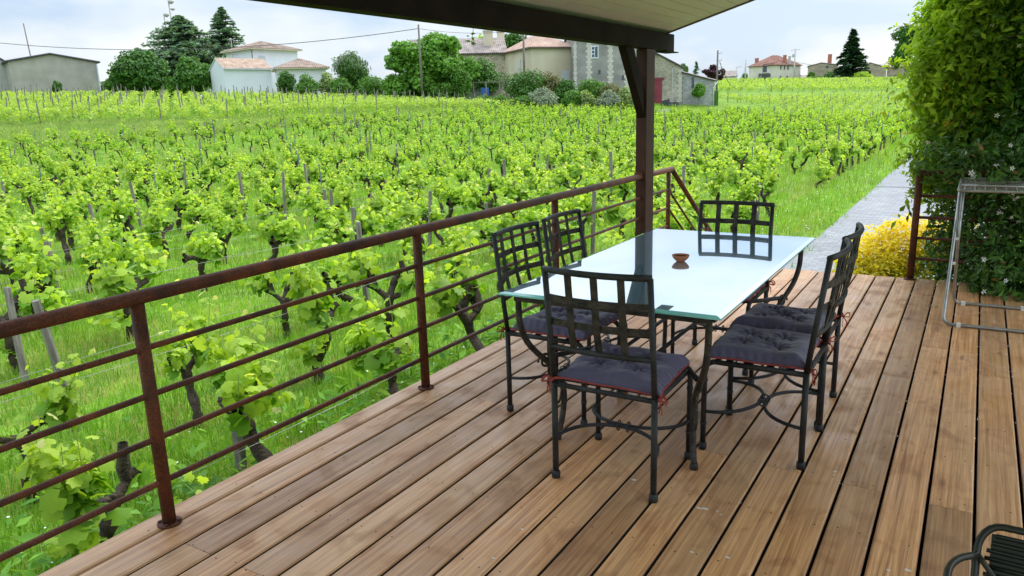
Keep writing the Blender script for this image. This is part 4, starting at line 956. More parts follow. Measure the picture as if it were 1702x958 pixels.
# posts of the upper vineyard
P_, zz_, v_, n__ = PA; pxx, pyy, dd_ = proj(np.stack([P_[:, 0], P_[:, 1], zz_], 1))
order = np.argsort(dd_); pc = 0
for i in order:
    bi = int(round(P_[i, 3]/.8)); ai = int(round(P_[i, 2]/1.5))
    if (bi+2*ai) % 5 == 0 and rng.random() < .95 and pxx[i] > -20 and pc < 280:
        o = link('vineyard_post', SM[pc % 4]); o.location = (P_[i, 0], P_[i, 1], zz_[i]); o.rotation_euler = (rng.normal(0, .07), rng.normal(0, .07), 0); o.scale = (1.5, 1.5, rng.uniform(1.2, 1.5))
        tag(o, 'weathered post standing among the upper vineyard rows beyond the grass bank', 'post', 'posts of the upper vineyard'); pc += 1
pp_ = []
for blk, sp, stp, n_keep, hh, rr in ((PB, 1.6, 1.0, 200, 1.25, .035), (PC, 2.0, 1.5, 240, 1.5, .05)):
    P_, zz_, _, _ = blk; ii = rng.permutation(len(P_))[:n_keep]; parts = []
    for i in ii: parts.append(tube_np([(P_[i, 0], P_[i, 1], zz_[i]), (P_[i, 0]+rng.normal(0, .06), P_[i, 1], zz_[i]+hh)], rr, 4))
    pp_.append(merge(parts))
V_, F_, T_ = merge(pp_); tag(link('distant_posts', mesh_np('distant_posts', V_, F_, M['stake'], T_)), 'tiny grey posts in the distant vine rows on the right', 'posts', kind='stuff')
# trellis wires of the nearest rows
for k in range(7):
    x = ROW0-ROWS*k; b = MB()
    P = [(x+.02*math.sin(y*2.2), y, h1(x, y)+.42+.015*math.sin(y*1.3+k)) for y in np.arange(1.0, 34, 1.0)]
    b.tube(P, .0022, 4, caps=False); P = [(x+.03*math.sin(y*1.7), y, h1(x, y)+.74+.02*math.sin(y*1.1+k)) for y in np.arange(1.0, 34, 1.0)]
    if k % 2: b.tube(P, .002, 4, caps=False)
    tag(b.build('trellis_wire', M['wire']), f'thin steel wire strung along the {ordw(k+1)} vine row out from the deck', 'wire', 'trellis wires')

# ------------------------------------------------------------------ grass
def grass_field(n, rmin, rmax, hb, wb_, az0, az1, name, mat, keep=None, tint=(0, .93), label='', seed=5):
    g = np.random.default_rng(seed)
    r = np.exp(g.uniform(math.log(rmin), math.log(rmax), n)); a = np.radians(g.uniform(az0, az1, n))
    x, y = r*np.sin(a), r*np.cos(a)
    ok = ~((x > -2.80) & (y < 7.5)) & ~((x > -2.42+.13*np.sin(y*1.3)*np.sin(y*3.1)+.07*np.sin(y*9)+.10*g.normal(0, 1, n)) & (y < 75))
    if keep is not None: ok &= keep(x, y, g)
    x, y, r = x[ok], y[ok], r[ok]; n = len(x); z = H(x, y)
    px, py, dep = proj(np.stack([x, y, z], 1)); ok = (px > -150) & (px < 1750) & (dep > .5); x, y, r, z = x[ok], y[ok], r[ok], z[ok]; n = len(x)
    pn_ = .5+.5*np.sin(x*1.9+np.sin(y*1.3)*1.5)*np.cos(y*1.6+np.sin(x*.8)*2)
    hh = hb*(1+r/28)*g.uniform(.45, 1.35, n)*(.65+.6*pn_); ww = wb_*(1+r/7.0)*g.uniform(.7, 1.3, n)
    th = g.uniform(0, 2*PI, n); bend = hh*g.uniform(.1, .9, n); ph = g.uniform(0, 2*PI, n)
    u = np.stack([np.cos(th), np.sin(th), 0*th], 1)*ww[:, None]; b = np.stack([np.cos(ph), np.sin(ph), 0*ph], 1)
    p0 = np.stack([x, y, z-.02], 1); p1 = p0+b*(bend*.25)[:, None]+np.array([0, 0, 1])*(hh*.6)[:, None]; p2 = p0+b*bend[:, None]+np.array([0, 0, 1])*(hh*(1-.25*(bend/hh)))[:, None]
    V_ = np.stack([p0-u/2, p0+u/2, p1-u*.4, p1+u*.4, p2], 1).reshape(-1, 3)
    F_ = (np.array([(0, 1, 3), (0, 3, 2), (2, 3, 4)])[None]+np.arange(n)[:, None, None]*5).reshape(-1, 3)
    pch = .5+.5*np.sin(x*.55+2*np.sin(y*.31))*np.cos(y*.42+1.3*np.sin(x*.37))
    tn = np.clip(g.uniform(tint[0], tint[1], n)*.55+.42*pch*pn_+.05, 0, .93); dry = (np.sin(x*4.24+1.1)*.5+.5)**4*(.5+.5*np.sin(y*.9+x*.3)); tn = np.where(g.random(n) < .02+(.30*dry+.38*((np.abs(((x+4)/1.48+.5) % 1-.5)*1.48 < .14) & (x < -3.5)))*(name == 'vineyard_grass'), 1.0, tn)
    o = link(name, mesh_np(name, V_, F_, mat, np.repeat(tn, 5))); tag(o, label, 'grass', kind='stuff'); return o
bank = lambda x, y: None
def is_bank(x, y, g):
    px, py, dep = proj(np.stack([x, y, H(x, y)], 1)); return (px < 880) & (dep > lim(px, D1X, D1Y)-1.0) & (dep < lim(px, D2X, D2Y)+2.0)
grass_field(300000, 2.8, 95, .11, .0035, -78, 3, 'vineyard_grass', M['grass'], keep=lambda x, y, g: ~is_bank(x, y, g), label='bright green grass growing between the vine rows')
grass_field(260000, 36, 80, .10, .0035, -72, -20, 'bank_grass', M['grass_dull'], keep=is_bank, label='long pale seeding grass on the bank between the two vineyards', seed=6)
# broad-leaved weeds and clover close to the deck
n = 22000; g = np.random.default_rng(9); x = -2.86-np.abs(g.normal(0, .75, n)); y = g.uniform(-.5, 11, n); z = H(x, y)
cl = .5+.5*np.sin(x*3+y*2.3)*np.cos(y*3.1-x); ok = g.random(n) < .25+.75*cl; x, y, z = x[ok], y[ok], z[ok]; n = len(x)
pos = np.stack([x, y, z+g.uniform(.06, .27, n)], 1); nr = np.stack([g.normal(0, .5, n), g.normal(0, .5, n), np.ones(n)], 1)
V_, F_, T_ = leaves(pos, nr, g.uniform(.04, .12, n), LANCE_T*np.array([1.25, 1.3, 1]), QUAD_F, g=g)
tag(link('weeds', mesh_np('weeds', V_, F_, M['weed'], T_)), 'broad-leaved green weeds along the foot of the deck', 'weeds', kind='stuff')
n = 700; x = np.r_[-2.9-np.abs(g.normal(0, 1.0, 350)), g.uniform(-3.8, -2.5, 350)]; y = np.r_[g.uniform(1, 9, 350), g.uniform(9, 30, 350)]; z = H(x, y)
V_, F_, T_ = leaves(np.stack([x, y, z+g.uniform(.10, .22, n)], 1), np.stack([g.normal(0, .3, n), g.normal(0, .3, n), np.ones(n)], 1), g.uniform(.014, .026, n), PENT_T, PENT_F, g=g)
tag(link('clover_flowers', mesh_np('clover_flowers', V_, F_, M['white'], T_)), 'tiny white clover flowers dotted through the grass', 'flowers', kind='stuff')

# ------------------------------------------------------------------ crowns
def crown(lobes, n, size, T=QUAD_T, Ft=QUAD_F, g=rng, shell=.55, up=.35, tb_=(.1, .95), hollow=0):
    """lobes: (x,y,z,rx,ry,rz); leaves fill the outer shell of every lobe"""
    lobes = np.array(lobes, float); vol = (lobes[:, 3]*lobes[:, 4]*lobes[:, 5])**(2/3); k = g.choice(len(lobes), n, p=vol/vol.sum())
    d = g.normal(0, 1, (n, 3)); d /= np.linalg.norm(d, axis=1, keepdims=True)
    rad = 1-shell*g.random(n)**1.6; lump = 1+.13*np.sin(d[:, 0]*6+k)*np.sin(d[:, 1]*5+2*k)+.10*np.sin(d[:, 2]*9+k*1.7)
    pos = lobes[k, :3]+d*lobes[k, 3:6]*(rad*lump)[:, None]
    nr = d*.8+g.normal(0, .55, (n, 3))+np.array([0, 0, up])
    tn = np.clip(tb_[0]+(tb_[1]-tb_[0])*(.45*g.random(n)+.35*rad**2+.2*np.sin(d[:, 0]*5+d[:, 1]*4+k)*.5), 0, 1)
    return leaves(pos, nr, size*g.uniform(.6, 1.35, n), T, Ft, tint=tn, g=g)
def limbs(base, lobes, r0, g=rng, zc=.4):
    parts = []; lob = np.array(lobes, float); top_ = np.array([lob[:, 0].mean(), lob[:, 1].mean(), base[2]+(lob[:, 2].mean()-base[2])*zc*1.5])
    b0 = np.array(base, float)
    parts.append(tube_np(smooth_path([b0-np.array([0, 0, .2]), (b0+top_)/2+g.normal(0, .05*r0*5, 3), top_], 4), [r0*(1-.06*i) for i in range(9)], 7))
    for l in lob[:9]:
        s = b0+(top_-b0)*g.uniform(.55, 1.0); parts.append(tube_np([s, (s+l[:3])/2+g.normal(0, .1, 3), l[:3]+np.array([0, 0, l[5]*.4])], [r0*.5, r0*.3, r0*.1], 5))
    return merge(parts)
def plant(name, px, dep, pytop, wpx, lab, cat, mat, nl, ls, nlobes=7, trunk=.15, group=None, pybase=None, tb_=(.1, .95), shape='round', T=QUAD_T, Ft=QUAD_F, seed=1, squash=.9, gap=0.5):
    g = np.random.default_rng(seed); P = G(px, dep)
    if pybase is not None: P[2] = zat(P, pybase)
    ztop = zat(P, pytop); hh = ztop-P[2]; w_ = wpx*dep/F/2
    lobes = []
    if shape == 'round':
        for i in range(nlobes):
            a = 2*PI*i/nlobes+g.uniform(-.3, .3); rr = w_*g.uniform(.25, .55); zc_ = g.uniform(.30, .72)
            s_ = g.uniform(.38, .55); lobes.append((math.cos(a)*rr, math.sin(a)*rr*.8, hh*zc_, w_*s_, w_*s_, hh*g.uniform(.22, .30)))
        lobes.append((0, 0, hh*.76, w_*.45, w_*.45, hh*.24)); lobes.append((0, 0, hh*.42, w_*.66, w_*.6, hh*.36))
    elif shape == 'wide':
        for i in range(26):
            a = 2*PI*i/26*5+g.uniform(-.3, .3); zc_ = g.uniform(.12, .86); rr = w_*g.uniform(.35, .78)*(1.1-.75*max(0, zc_-.4))
            lobes.append((math.cos(a)*rr, math.sin(a)*rr, hh*zc_, w_*g.uniform(.20, .33), w_*g.uniform(.20, .33), hh*g.uniform(.10, .17)))
        lobes.append((w_*.1, 0, hh*.88, w_*.28, w_*.28, hh*.12)); lobes.append((0, 0, hh*.5, w_*.6, w_*.6, hh*.36))
    elif shape == 'tree':
        for i in range(nlobes):
            a = 2*PI*i/nlobes*1.6+g.uniform(-.3, .3); zc_ = g.uniform(.38, .86); rr = w_*g.uniform(.3, .72)*(1.15-.6*max(0, zc_-.5))
            lobes.append((math.cos(a)*rr, math.sin(a)*rr, hh*zc_, w_*g.uniform(.22, .38), w_*g.uniform(.22, .38), hh*g.uniform(.09, .16)))
        lobes.append((0, 0, hh*.86, w_*.3, w_*.3, hh*.13)); lobes.append((0, 0, hh*.58, w_*.5, w_*.5, hh*.25))
    root = empty(name, tuple(P), lab, cat, group)
    V_, F_, T_ = crown(lobes, nl, ls, T, Ft, g, tb_=tb_, shell=gap); V_[:, 2] = np.maximum(V_[:, 2], .02)
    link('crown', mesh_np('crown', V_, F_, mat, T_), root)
    V_, F_, T_ = limbs((0, 0, 0), lobes, trunk, g); link('trunk', mesh_np('trunk', V_, F_, M['moss'], T_), root)
    return root
def conifer(name, px, dep, pytop, wpx, lab, mat, n_br=120, ls=.35, layers=16, seed=1, droop=.12, open_=.0, group=None, pybase=None, per=42, cone=1.0):
    g = np.random.default_rng(seed); P = G(px, dep)
    if pybase is not None: P[2] = zat(P, pybase)
    hh = zat(P, pytop)-P[2]; w_ = wpx*dep/F/2; root = empty(name, tuple(P), lab, 'tree', group)
    parts = []; tr = [tube_np([(0, 0, -.2), (0, 0, hh*.5), (0, 0, hh*.98)], [w_*.06, w_*.04, .02], 7)]
    for i in range(n_br):
        f_ = (i+g.random())/n_br; z = hh*(.06+.92*f_); L_ = w_*(1-f_**cone)*g.uniform(.70, 1.12)+.05*w_; a = g.uniform(0, 2*PI)
        d_ = np.array([math.cos(a), math.sin(a), 0]); e_ = d_*L_+np.array([0, 0, z-L_*droop+L_*.10]); s_ = np.array([0, 0, z])
        mid = (s_+e_)/2+np.array([0, 0, L_*.06]); tr.append(tube_np([s_, mid, e_], [w_*.014, w_*.01, .01], 4))
        m = int(per*(.35+.65*(1-f_))); t = g.random(m)**.7; side = np.cross(d_, [0, 0, 1.])
        pos = s_+(e_-s_)*t[:, None]+np.array([0, 0, 1])*(4*t*(1-t)*L_*.06)[:, None]+side*(g.normal(0, .17, m)*L_*(1.05-t*.7))[:, None]+np.array([0, 0, 1])*(g.normal(0, .022, m)*L_)[:, None]
        nr = np.tile([0, 0, 1.], (m, 1))+g.normal(0, .35, (m, 3))
        parts.append(leaves(pos, nr, ls*g.uniform(.6, 1.3, m), LANCE_T, QUAD_F, tint=np.clip(.2+.6*t+g.normal(0, .15, m), 0, 1), g=g))
    V_, F_, T_ = merge(parts); link('crown', mesh_np('crown', V_, F_, mat, T_), root)
    V_, F_, T_ = merge(tr); link('trunk', mesh_np('trunk', V_, F_, M['moss'], T_), root); return root

# ------------------------------------------------------------------ jasmine, climber and golden shrub by the deck
g = np.random.default_rng(21)
jas = empty('jasmine', (.6, 7.9, -1), 'dark green jasmine with white star flowers covering the right side behind the airer', 'climbing plant')
def cloud(n, boxes, noise=.25, g=g):
    boxes = np.array(boxes, float); v = np.prod(boxes[:, 3:6], axis=1)**.67; k = g.choice(len(boxes), n, p=v/v.sum()); d = g.normal(0, 1, (n, 3)); d /= np.linalg.norm(d, axis=1, keepdims=True)
    rad = 1-.42*g.random(n)**1.5; lump = 1+.12*np.sin(d[:, 0]*7+k)*np.sin(d[:, 2]*8+k)+.1*g.normal(0, 1, n)*noise*2
    return boxes[k, :3]+d*boxes[k, 3:6]*(rad*lump)[:, None], d, rad
def sprays(pos, d_, rad, n, ln, test=None, m=14):
    ok = rad > .93
    if test is not None: ok &= test(pos)
    ii = np.flatnonzero(ok); ii = ii[g.integers(0, len(ii), n)]; P_ = [pos]; D_ = [d_]; R_ = [rad]
    for i in ii:
        u = d_[i]*.7+g.normal(0, .45, 3)+np.array([0, -.15, .15]); u /= np.linalg.norm(u); L_ = ln*g.uniform(.35, 1.1); t = np.linspace(0, 1, m)[:, None]
        q = pos[i]+u*L_*t+np.array([0, 0, -1])*(t**2)*L_*g.uniform(.2, .9)+g.normal(0, .016, (m, 3)); P_.append(q); D_.append(np.tile(d_[i], (m, 1))); R_.append(np.full(m, .9))
    return np.concatenate(P_), np.concatenate(D_), np.concatenate(R_)
JL = [(.55, 8.0, 2.75, .62, .5, .6), (.42, 7.95, 2.15, .42, .4, .5), (.45, 7.75, .1, .75, .45, .55), (.9, 7.7, .9, .95, .55, .6), (.40, 7.9, .95, .52, .42, .55), (.50, 8.0, 1.5, .46, .40, .50), (.95, 7.9, 1.7, .85, .62, .6), (.80, 8.0, 2.4, .72, .60, .65), (1.2, 7.8, 2.6, .9, .7, .8), (.30, 7.25, .14, .34, .50, .30), (.8, 7.2, .3, .6, .5, .40), (.6, 7.3, .55, .45, .35, .35), (.1, 7.9, .2, .42, .35, .5), (1.05, 7.4, 2.2, .7, .4, .9), (1.0, 7.35, 1.2, .6, .4, .6), (.8, 8.2, 3.3, .9, .6, .6), (-.22, 7.34, 1.0, .27, .22, .20), (.15, 7.25, .95, .35, .22, .28), (.5, 7.22, .95, .4, .25, .4), (.12, 7.22, .5, .22, .18, .5), (-.16, 7.62, .30, .18, .18, .34), (-.05, 7.5, .7, .22, .2, .25)]
pos, d_, rad = cloud(52000, JL); pos[:, 2] = np.maximum(pos[:, 2], np.where(pos[:, 1] < 7.38, .012, -.9))
pos, d_, rad = sprays(pos, d_, rad, 420, .28, lambda p: (p[:, 1] < 8.1) & (p[:, 2] > .1)); pos[:, 2] = np.maximum(pos[:, 2], np.where(pos[:, 1] < 7.38, .012, -.9))
nr = d_*.8+g.normal(0, .5, d_.shape)+np.array([0, -.1, .25]); tn = np.clip(g.random(len(pos))*.75+.25*rad**3*g.random(len(pos)), 0, .9); tn = np.where(g.random(len(pos)) < .012, 1, tn)
V_, F_, T_ = leaves(pos, nr, g.uniform(.035, .075, len(pos)), LANCE_T, QUAD_F, tint=tn, g=g)
link('foliage', mesh_np('foliage', V_, F_, M['jasmine'], T_), jas)
# dark twiggy core that closes the heart of the thicket
tw = []
for i in range(120):
    l = JL[int(g.integers(0, len(JL)))]; c_ = np.array(l[:3])+g.normal(0, .25, 3)*np.array(l[3:6]); e_ = c_+g.normal(0, .16, 3); b0 = (c_+e_)/2+g.normal(0, .08, 3)
    q_ = np.array([c_, b0, e_]); q_[:, 2] = np.maximum(q_[:, 2], .03); tw.append(tube_np(q_, .003, 4))
V_, F_, T_ = merge(tw); link('stem', mesh_np('stem', V_, F_, M['moss'], T_), jas)
# star flowers
fme = MB()
for i in range(5):
    a = 2*PI*i/5; u = np.array([math.cos(a), math.sin(a), 0]); s_ = np.array([-u[1], u[0], 0])
    fme.add([u*.003, u*.010+s_*.005+np.array([0, 0, .003]), u*.021+np.array([0, 0, .001]), u*.010-s_*.005+np.array([0, 0, .003])], [(0, 1, 2, 3)])
fme.tube([(0, 0, -.018), (0, 0, .001)], .0018, 5)
fo = fme.build('flower', M['white'], jas); fmesh = fo.data; bpy.data.objects.remove(fo)
cand_f = pos[(rad > .93) & (d_[:, 1] < .2)]; cand_f = cand_f[g.permutation(len(cand_f))]; nf = 0
for p_ in cand_f:
    px, py, dp = proj(p_)
    if not (1535 < px < 1702 and 0 < py < 500) or p_[2] < .05: continue
    o = link('flower', fmesh, jas); o.location = p_+np.array([-.03, -.05, .0]); 
    v = Vector(CAM-p_).normalized()+Vector(g.normal(0, .5, 3)); o.rotation_euler = v.to_track_quat('Z', 'Y').to_euler(); s_ = g.uniform(.8, 1.35); o.scale = (s_,)*3; nf += 1
    if nf >= 70: break
for ch in jas.children: ch.matrix_parent_inverse = Matrix.Translation((-.6, -7.9, 1))
cl_ = empty('leafy_climber', (-.1, 8.7, -1), 'bright yellow-green leafy climber spilling out to the left of the dark jasmine', 'climbing plant')
CLb = [(-.30, 8.1, 2.3, .34, .4, .4), (-.38, 8.1, 1.8, .36, .35, .4), (-.25, 8.2, 2.8, .40, .5, .5), (-.32, 8.2, 1.35, .34, .35, .35), (-.25, 8.1, .95, .32, .3, .32), (-.08, 8.0, 1.6, .35, .3, .5), (-.52, 8.2, 1.62, .2, .25, .22), (-.12, 8.1, 2.5, .34, .4, .5), (-.1, 8.3, 3.2, .4, .5, .4), (-.42, 8.1, 2.1, .26, .3, .5), (-.35, 8.0, .9, .28, .25, .28), (.05, 7.95, 1.1, .35, .25, .4), (.1, 7.9, 2.1, .4, .3, .5)]
CLb = [(a+.11, *q) for a, *q in CLb]; pos, d_, rad = cloud(36000, CLb, .75); pos, d_, rad = sprays(pos, d_, rad, 420, .30, lambda p: p[:, 0] < .35); nr = d_*.6+g.normal(0, .5, d_.shape)+np.array([0, -.1, .5])
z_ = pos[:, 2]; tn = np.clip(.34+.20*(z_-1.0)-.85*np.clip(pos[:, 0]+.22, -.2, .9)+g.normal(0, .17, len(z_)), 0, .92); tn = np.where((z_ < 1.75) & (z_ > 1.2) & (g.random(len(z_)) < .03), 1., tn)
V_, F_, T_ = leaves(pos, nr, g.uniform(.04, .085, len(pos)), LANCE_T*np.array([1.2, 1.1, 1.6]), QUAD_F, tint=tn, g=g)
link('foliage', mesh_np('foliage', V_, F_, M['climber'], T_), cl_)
tw = []
for i in range(50):
    l = CLb[int(g.integers(0, len(CLb)))]; c_ = np.array(l[:3]); a_ = g.normal(0, 1, 3); a_ /= np.linalg.norm(a_); e_ = c_+a_*np.array(l[3:6])*.8; tw.append(tube_np(smooth_path([c_, (c_+e_)/2+g.normal(0, .06, 3), e_], 3), .004, 4))
for q in ([(-.35, 8.6, 2.3), (-.60, 8.6, 2.24), (-.80, 8.6, 2.20)], [(-.1, 8.6, 1), (-.12, 8.6, 0), (-.1, 8.6, -1)]): tw.append(tube_np(smooth_path(q, 4), .005, 5))
V_, F_, T_ = merge(tw); link('stem', mesh_np('stem', V_, F_, M['moss'], T_), cl_)
p_ = np.array([(-.62-.018*i, 8.6, 2.22+.02*math.sin(i*1.4)) for i in range(14)]); V_, F_, T_ = leaves(p_, g.normal(0, 1, (14, 3)), np.full(14, .055), LANCE_T, QUAD_F, g=g); link('sprig', mesh_np('sprig', V_, F_, M['climber'], T_), cl_)
for ch in cl_.children: ch.matrix_parent_inverse = Matrix.Translation((.1, -8.7, 1))
gs = empty('golden_shrub', (-.75, 8.6, -1), 'golden yellow shrub with green lower leaves at the corner of the paved path', 'shrub')
GLb = [(-.84, 8.5, -.22, .38, .40, .42), (-.66, 8.35, .02, .36, .35, .34), (-.50, 8.6, .10, .34, .35, .30), (-.92, 8.4, -.30, .28, .30, .30), (-.65, 8.1, -.40, .50, .40, .42), (-.35, 8.3, -.2, .40, .35, .40), (-.2, 8.4, .15, .30, .3, .28)]
pos, d_, rad = cloud(15000, GLb, .25); nr = d_*.5+g.normal(0, .45, d_.shape)+np.array([0, 0, .7])
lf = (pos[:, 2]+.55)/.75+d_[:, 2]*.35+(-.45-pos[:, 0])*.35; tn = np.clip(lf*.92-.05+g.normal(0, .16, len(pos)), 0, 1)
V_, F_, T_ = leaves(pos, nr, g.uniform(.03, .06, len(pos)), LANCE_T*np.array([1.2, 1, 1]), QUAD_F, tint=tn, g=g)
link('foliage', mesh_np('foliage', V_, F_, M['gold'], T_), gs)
V_, F_, T_ = merge([tube_np([(-.7+g.normal(0, .1), 8.5+g.normal(0, .1), -1), (l[0], l[1], l[2])], .008, 4) for l in GLb[4:6]]); link('stem', mesh_np('stem', V_, F_, M['moss'], T_), gs)
for ch in gs.children: ch.matrix_parent_inverse = Matrix.Translation((.75, -8.6, 1))

# ------------------------------------------------------------------ buildings
def dirh(px, ang):      # horizontal unit vector: to the right across the view at column px, turned by ang degrees (positive = recedes)
    v = FW*F+RT*(px-851); v = v[:2]/np.linalg.norm(v[:2]); r = np.array([v[1], -v[0]]); a = R(ang)
    return np.array([r[0]*math.cos(a)+v[0]*math.sin(a), r[1]*math.cos(a)+v[1]*math.sin(a)])
def reach(P, d, px):    # distance along d from P until the column px
    lo, hi = -90., 90.
    a = proj((P[0]+d[0]*.01, P[1]+d[1]*.01, P[2]))[0] > proj(P)[0]
    t = 0; best = None
    for t in np.linspace(-60, 60, 4801):
        q = proj((P[0]+d[0]*t, P[1]+d[1]*t, P[2]))
        if q[2] < 5: continue
        e_ = abs(q[0]-px)
        if best is None or e_ < best[0]: best = (e_, t)
    return best[1]
class Bld:
    """box building: corner P on the ground, front along u (to the right), depth along v (away)"""
    def __init__(s, name, label, px0, px1, dep, ang, depth, pyeave, cat='house', wall='white_wall', ztop=None, base=None):
        s.P = G(px0, dep)
        if base is not None: s.P[2] = zat(s.P, base)
        s.u = dirh((px0+px1)/2, ang); s.v = np.array([-s.u[1], s.u[0]])
        if s.v@(s.P[:2]) < 0: s.v = -s.v
        s.L = reach(s.P, s.u, px1); s.D = depth if depth > 0 else min(14., max(3., reach(s.P, s.v, -depth))); s.h = (zat(s.P, pyeave)-s.P[2]) if ztop is None else ztop-s.P[2]
        s.root = empty(name, tuple(s.P), label, cat, rz=math.atan2(s.u[1], s.u[0])); s.wallm = M[wall]
        s.gz = -2.0
    def walls(s, extra=None, name='wall', mat=None):
        m = MB(); m.boxb((0, 0, s.gz), (s.L, s.D, s.h)); m.build(name, mat or s.wallm, s.root)
    def gable(s, h, ax='u', off=.5, mat=None):      # triangular gable on the front and back wall
        m = MB(); m.prism([(0, 0, s.h), (s.L, 0, s.h), (s.L*off, 0, s.h+h)], (0, s.D, 0)); m.build('gable', mat or s.wallm, s.root)
    def px(s, x, z):        # debugging
        return proj((s.P[0]+s.u[0]*x, s.P[1]+s.u[1]*x, s.P[2]+z))
    def window(s, x, z, w_, h_, m='pane', fr='shutter', name='window', y=0, side=None):
        f = MB()
        if side is None: f.boxb((x-w_/2-.08, -.05, z-.08), (x+w_/2+.08, .06, z+h_+.08)); o = f.build(name, M[fr], s.root); MB().boxb((x-w_/2, -.07, z), (x+w_/2, -.052, z+h_)).build('pane', M[m], o)
        elif side == 'l': f.boxb((-.05, x-w_/2-.08, z-.08), (.06, x+w_/2+.08, z+h_+.08)); o = f.build(name, M[fr], s.root); MB().boxb((-.07, x-w_/2, z), (-.052, x+w_/2, z+h_)).build('pane', M[m], o)
        else: f.boxb((s.L-.06, x-w_/2-.08, z-.08), (s.L+.05, x+w_/2+.08, z+h_+.08)); o = f.build(name, M[fr], s.root); MB().boxb((s.L+.052, x-w_/2, z), (s.L+.07, x+w_/2, z+h_)).build('pane', M[m], o)
        return o
def slope(mb, A, B, up, out_, rise, run, h1_=1e9, h2_=1e9, w_=.26):
    """corrugated roof plane: eave A->B, climbing 'rise' over 'run' along horizontal unit 'out_'; hips cut at 45 deg if h1_/h2_ finite"""
    A, B, o_ = np.array(A, float), np.array(B, float), np.array(out_, float); L_ = np.linalg.norm(B-A); e_ = (B-A)/L_; n = max(4, int(L_/w_)); dn = np.array([0, 0, 1.])
    for i in range(n):
        s0, s1 = L_*i/n, L_*(i+1)/n; sm_ = (s0+s1)/2
        def T(s_): return max(0, min(run, s_/h1_*run if h1_ < 1e8 else run, (L_-s_)/h2_*run if h2_ < 1e8 else run))
        def pt(s_, t, z=0): return A+e_*s_+o_*t+dn*(rise*t/run+z)
        t0, tm, t1 = T(s0), T(sm_), T(s1)
        mb.add([pt(s0, 0), pt(sm_, 0, .09), pt(s1, 0), pt(s0, t0), pt(sm_, tm, .09), pt(s1, t1)], [(0, 1, 4, 3), (1, 2, 5, 4)], random.random(), False)
def hip_roof(b, rise, m, over=.5, ridge=None, th=.12):
    L_, D_ = b.L+2*over, b.D+2*over; z = b.h-.02; mb = MB(); run = min(L_, D_)/2
    x0, y0 = -over, -over; x1, y1 = b.L+over, b.D+over
    fx = run; slope(mb, (x0, y0, z+th), (x1, y0, z+th), 1, (0, 1, 0), rise, D_/2 if D_ <= L_ else run, fx, fx)
    slope(mb, (x1, y1, z+th), (x0, y1, z+th), 1, (0, -1, 0), rise, D_/2 if D_ <= L_ else run, fx, fx)
    slope(mb, (x0, y1, z+th), (x0, y0, z+th), 1, (1, 0, 0), rise, run, fx, fx)
    slope(mb, (x1, y0, z+th), (x1, y1, z+th), 1, (-1, 0, 0), rise, run, fx, fx)
    o = mb.build('roof', m, b.root); MB().boxb((x0, y0, z), (x1, y1, z+th-.005)).build('eave', M['fascia'] if m != M['roofbrown'] else M['cream'], o)
    return o
def gable_roof(b, rise, m, over=.4, axis='u', th=.10, edge_m='asb', off=.5, vl=.25):
    """ridge runs along v (gable faces front) for axis v, along u for axis u"""
    mb = MB(); e_ = MB()
    if axis == 'v':
        xm = b.L*off; r_ = rise
        for (xa, sgn, run) in ((-over, 1, xm+over), (b.L+over, -1, b.L-xm+over)):
            sl = rise/((xm) if sgn > 0 else (b.L-xm)); z = b.h-over*sl+.03
            slope(mb, (xa, -vl, z+th), (xa, b.D+vl, z+th), 1, (sgn, 0, 0), sl*run, run)
            e_.prism([(xa, -vl, z), (xm, -vl, z+sl*run), (xm, -vl, z+sl*run+th-.01), (xa, -vl, z+th-.01)], (0, b.D+2*vl, 0))
    else:
        for (ya, sgn) in ((-over, 1), (b.D+over, -1)):
            run = b.D/2+over; sl = rise/(b.D/2); z = b.h-over*sl+.03
            slope(mb, (-vl, ya, z+th), (b.L+vl, ya, z+th), 1, (0, sgn, 0), sl*run, run)
            e_.prism([(-vl, ya, z), (-vl, b.D/2, z+sl*run), (-vl, b.D/2, z+sl*run+th-.01), (-vl, ya, z+th-.01)], (b.L+2*vl, 0, 0))
        g_ = MB()
        g_.prism([(0, 0, b.h), (0, b.D, b.h), (0, b.D/2, b.h+rise)], (b.L, 0, 0))
        g_.build('gable', b.wallm, b.root)
    o = mb.build('roof', m, b.root); e_.build('eave', M[edge_m], o); return o
def shed_roof(b, rise_r, m, over=.3, th=.1, edge_m='asb'):
    """single pitch falling to the right along u by rise_r"""
    mb = MB(); run = b.L+2*over; sl = rise_r/b.L
    slope(mb, (b.L+over, -over, b.h-rise_r-over*sl+th+.03), (b.L+over, b.D+over, b.h-rise_r-over*sl+th+.03), 1, (-1, 0, 0), sl*run, run)
    o = mb.build('roof', m, b.root); e_ = MB(); e_.prism([(-over, -over, b.h+over*sl+.02), (b.L+over, -over, b.h-rise_r-over*sl+.02), (b.L+over, -over, b.h-rise_r-over*sl+th), (-over, -over, b.h+over*sl+th)], (0, b.D+2*over, 0)); e_.build('eave', M[edge_m], o); return o
def chimney(b, x, y, w_, z0, h_, m, root=None):
    c_ = MB(); c_.boxb((x-w_/2, y-w_/2, z0), (x+w_/2, y+w_/2, z0+h_)); o = c_.build('chimney', m, root or b.root)
    MB().boxb((x-w_/2-.08, y-w_/2-.08, z0+h_), (x+w_/2+.08, y+w_/2+.08, z0+h_+.12)).build('cap', M['quoin'], o); return o

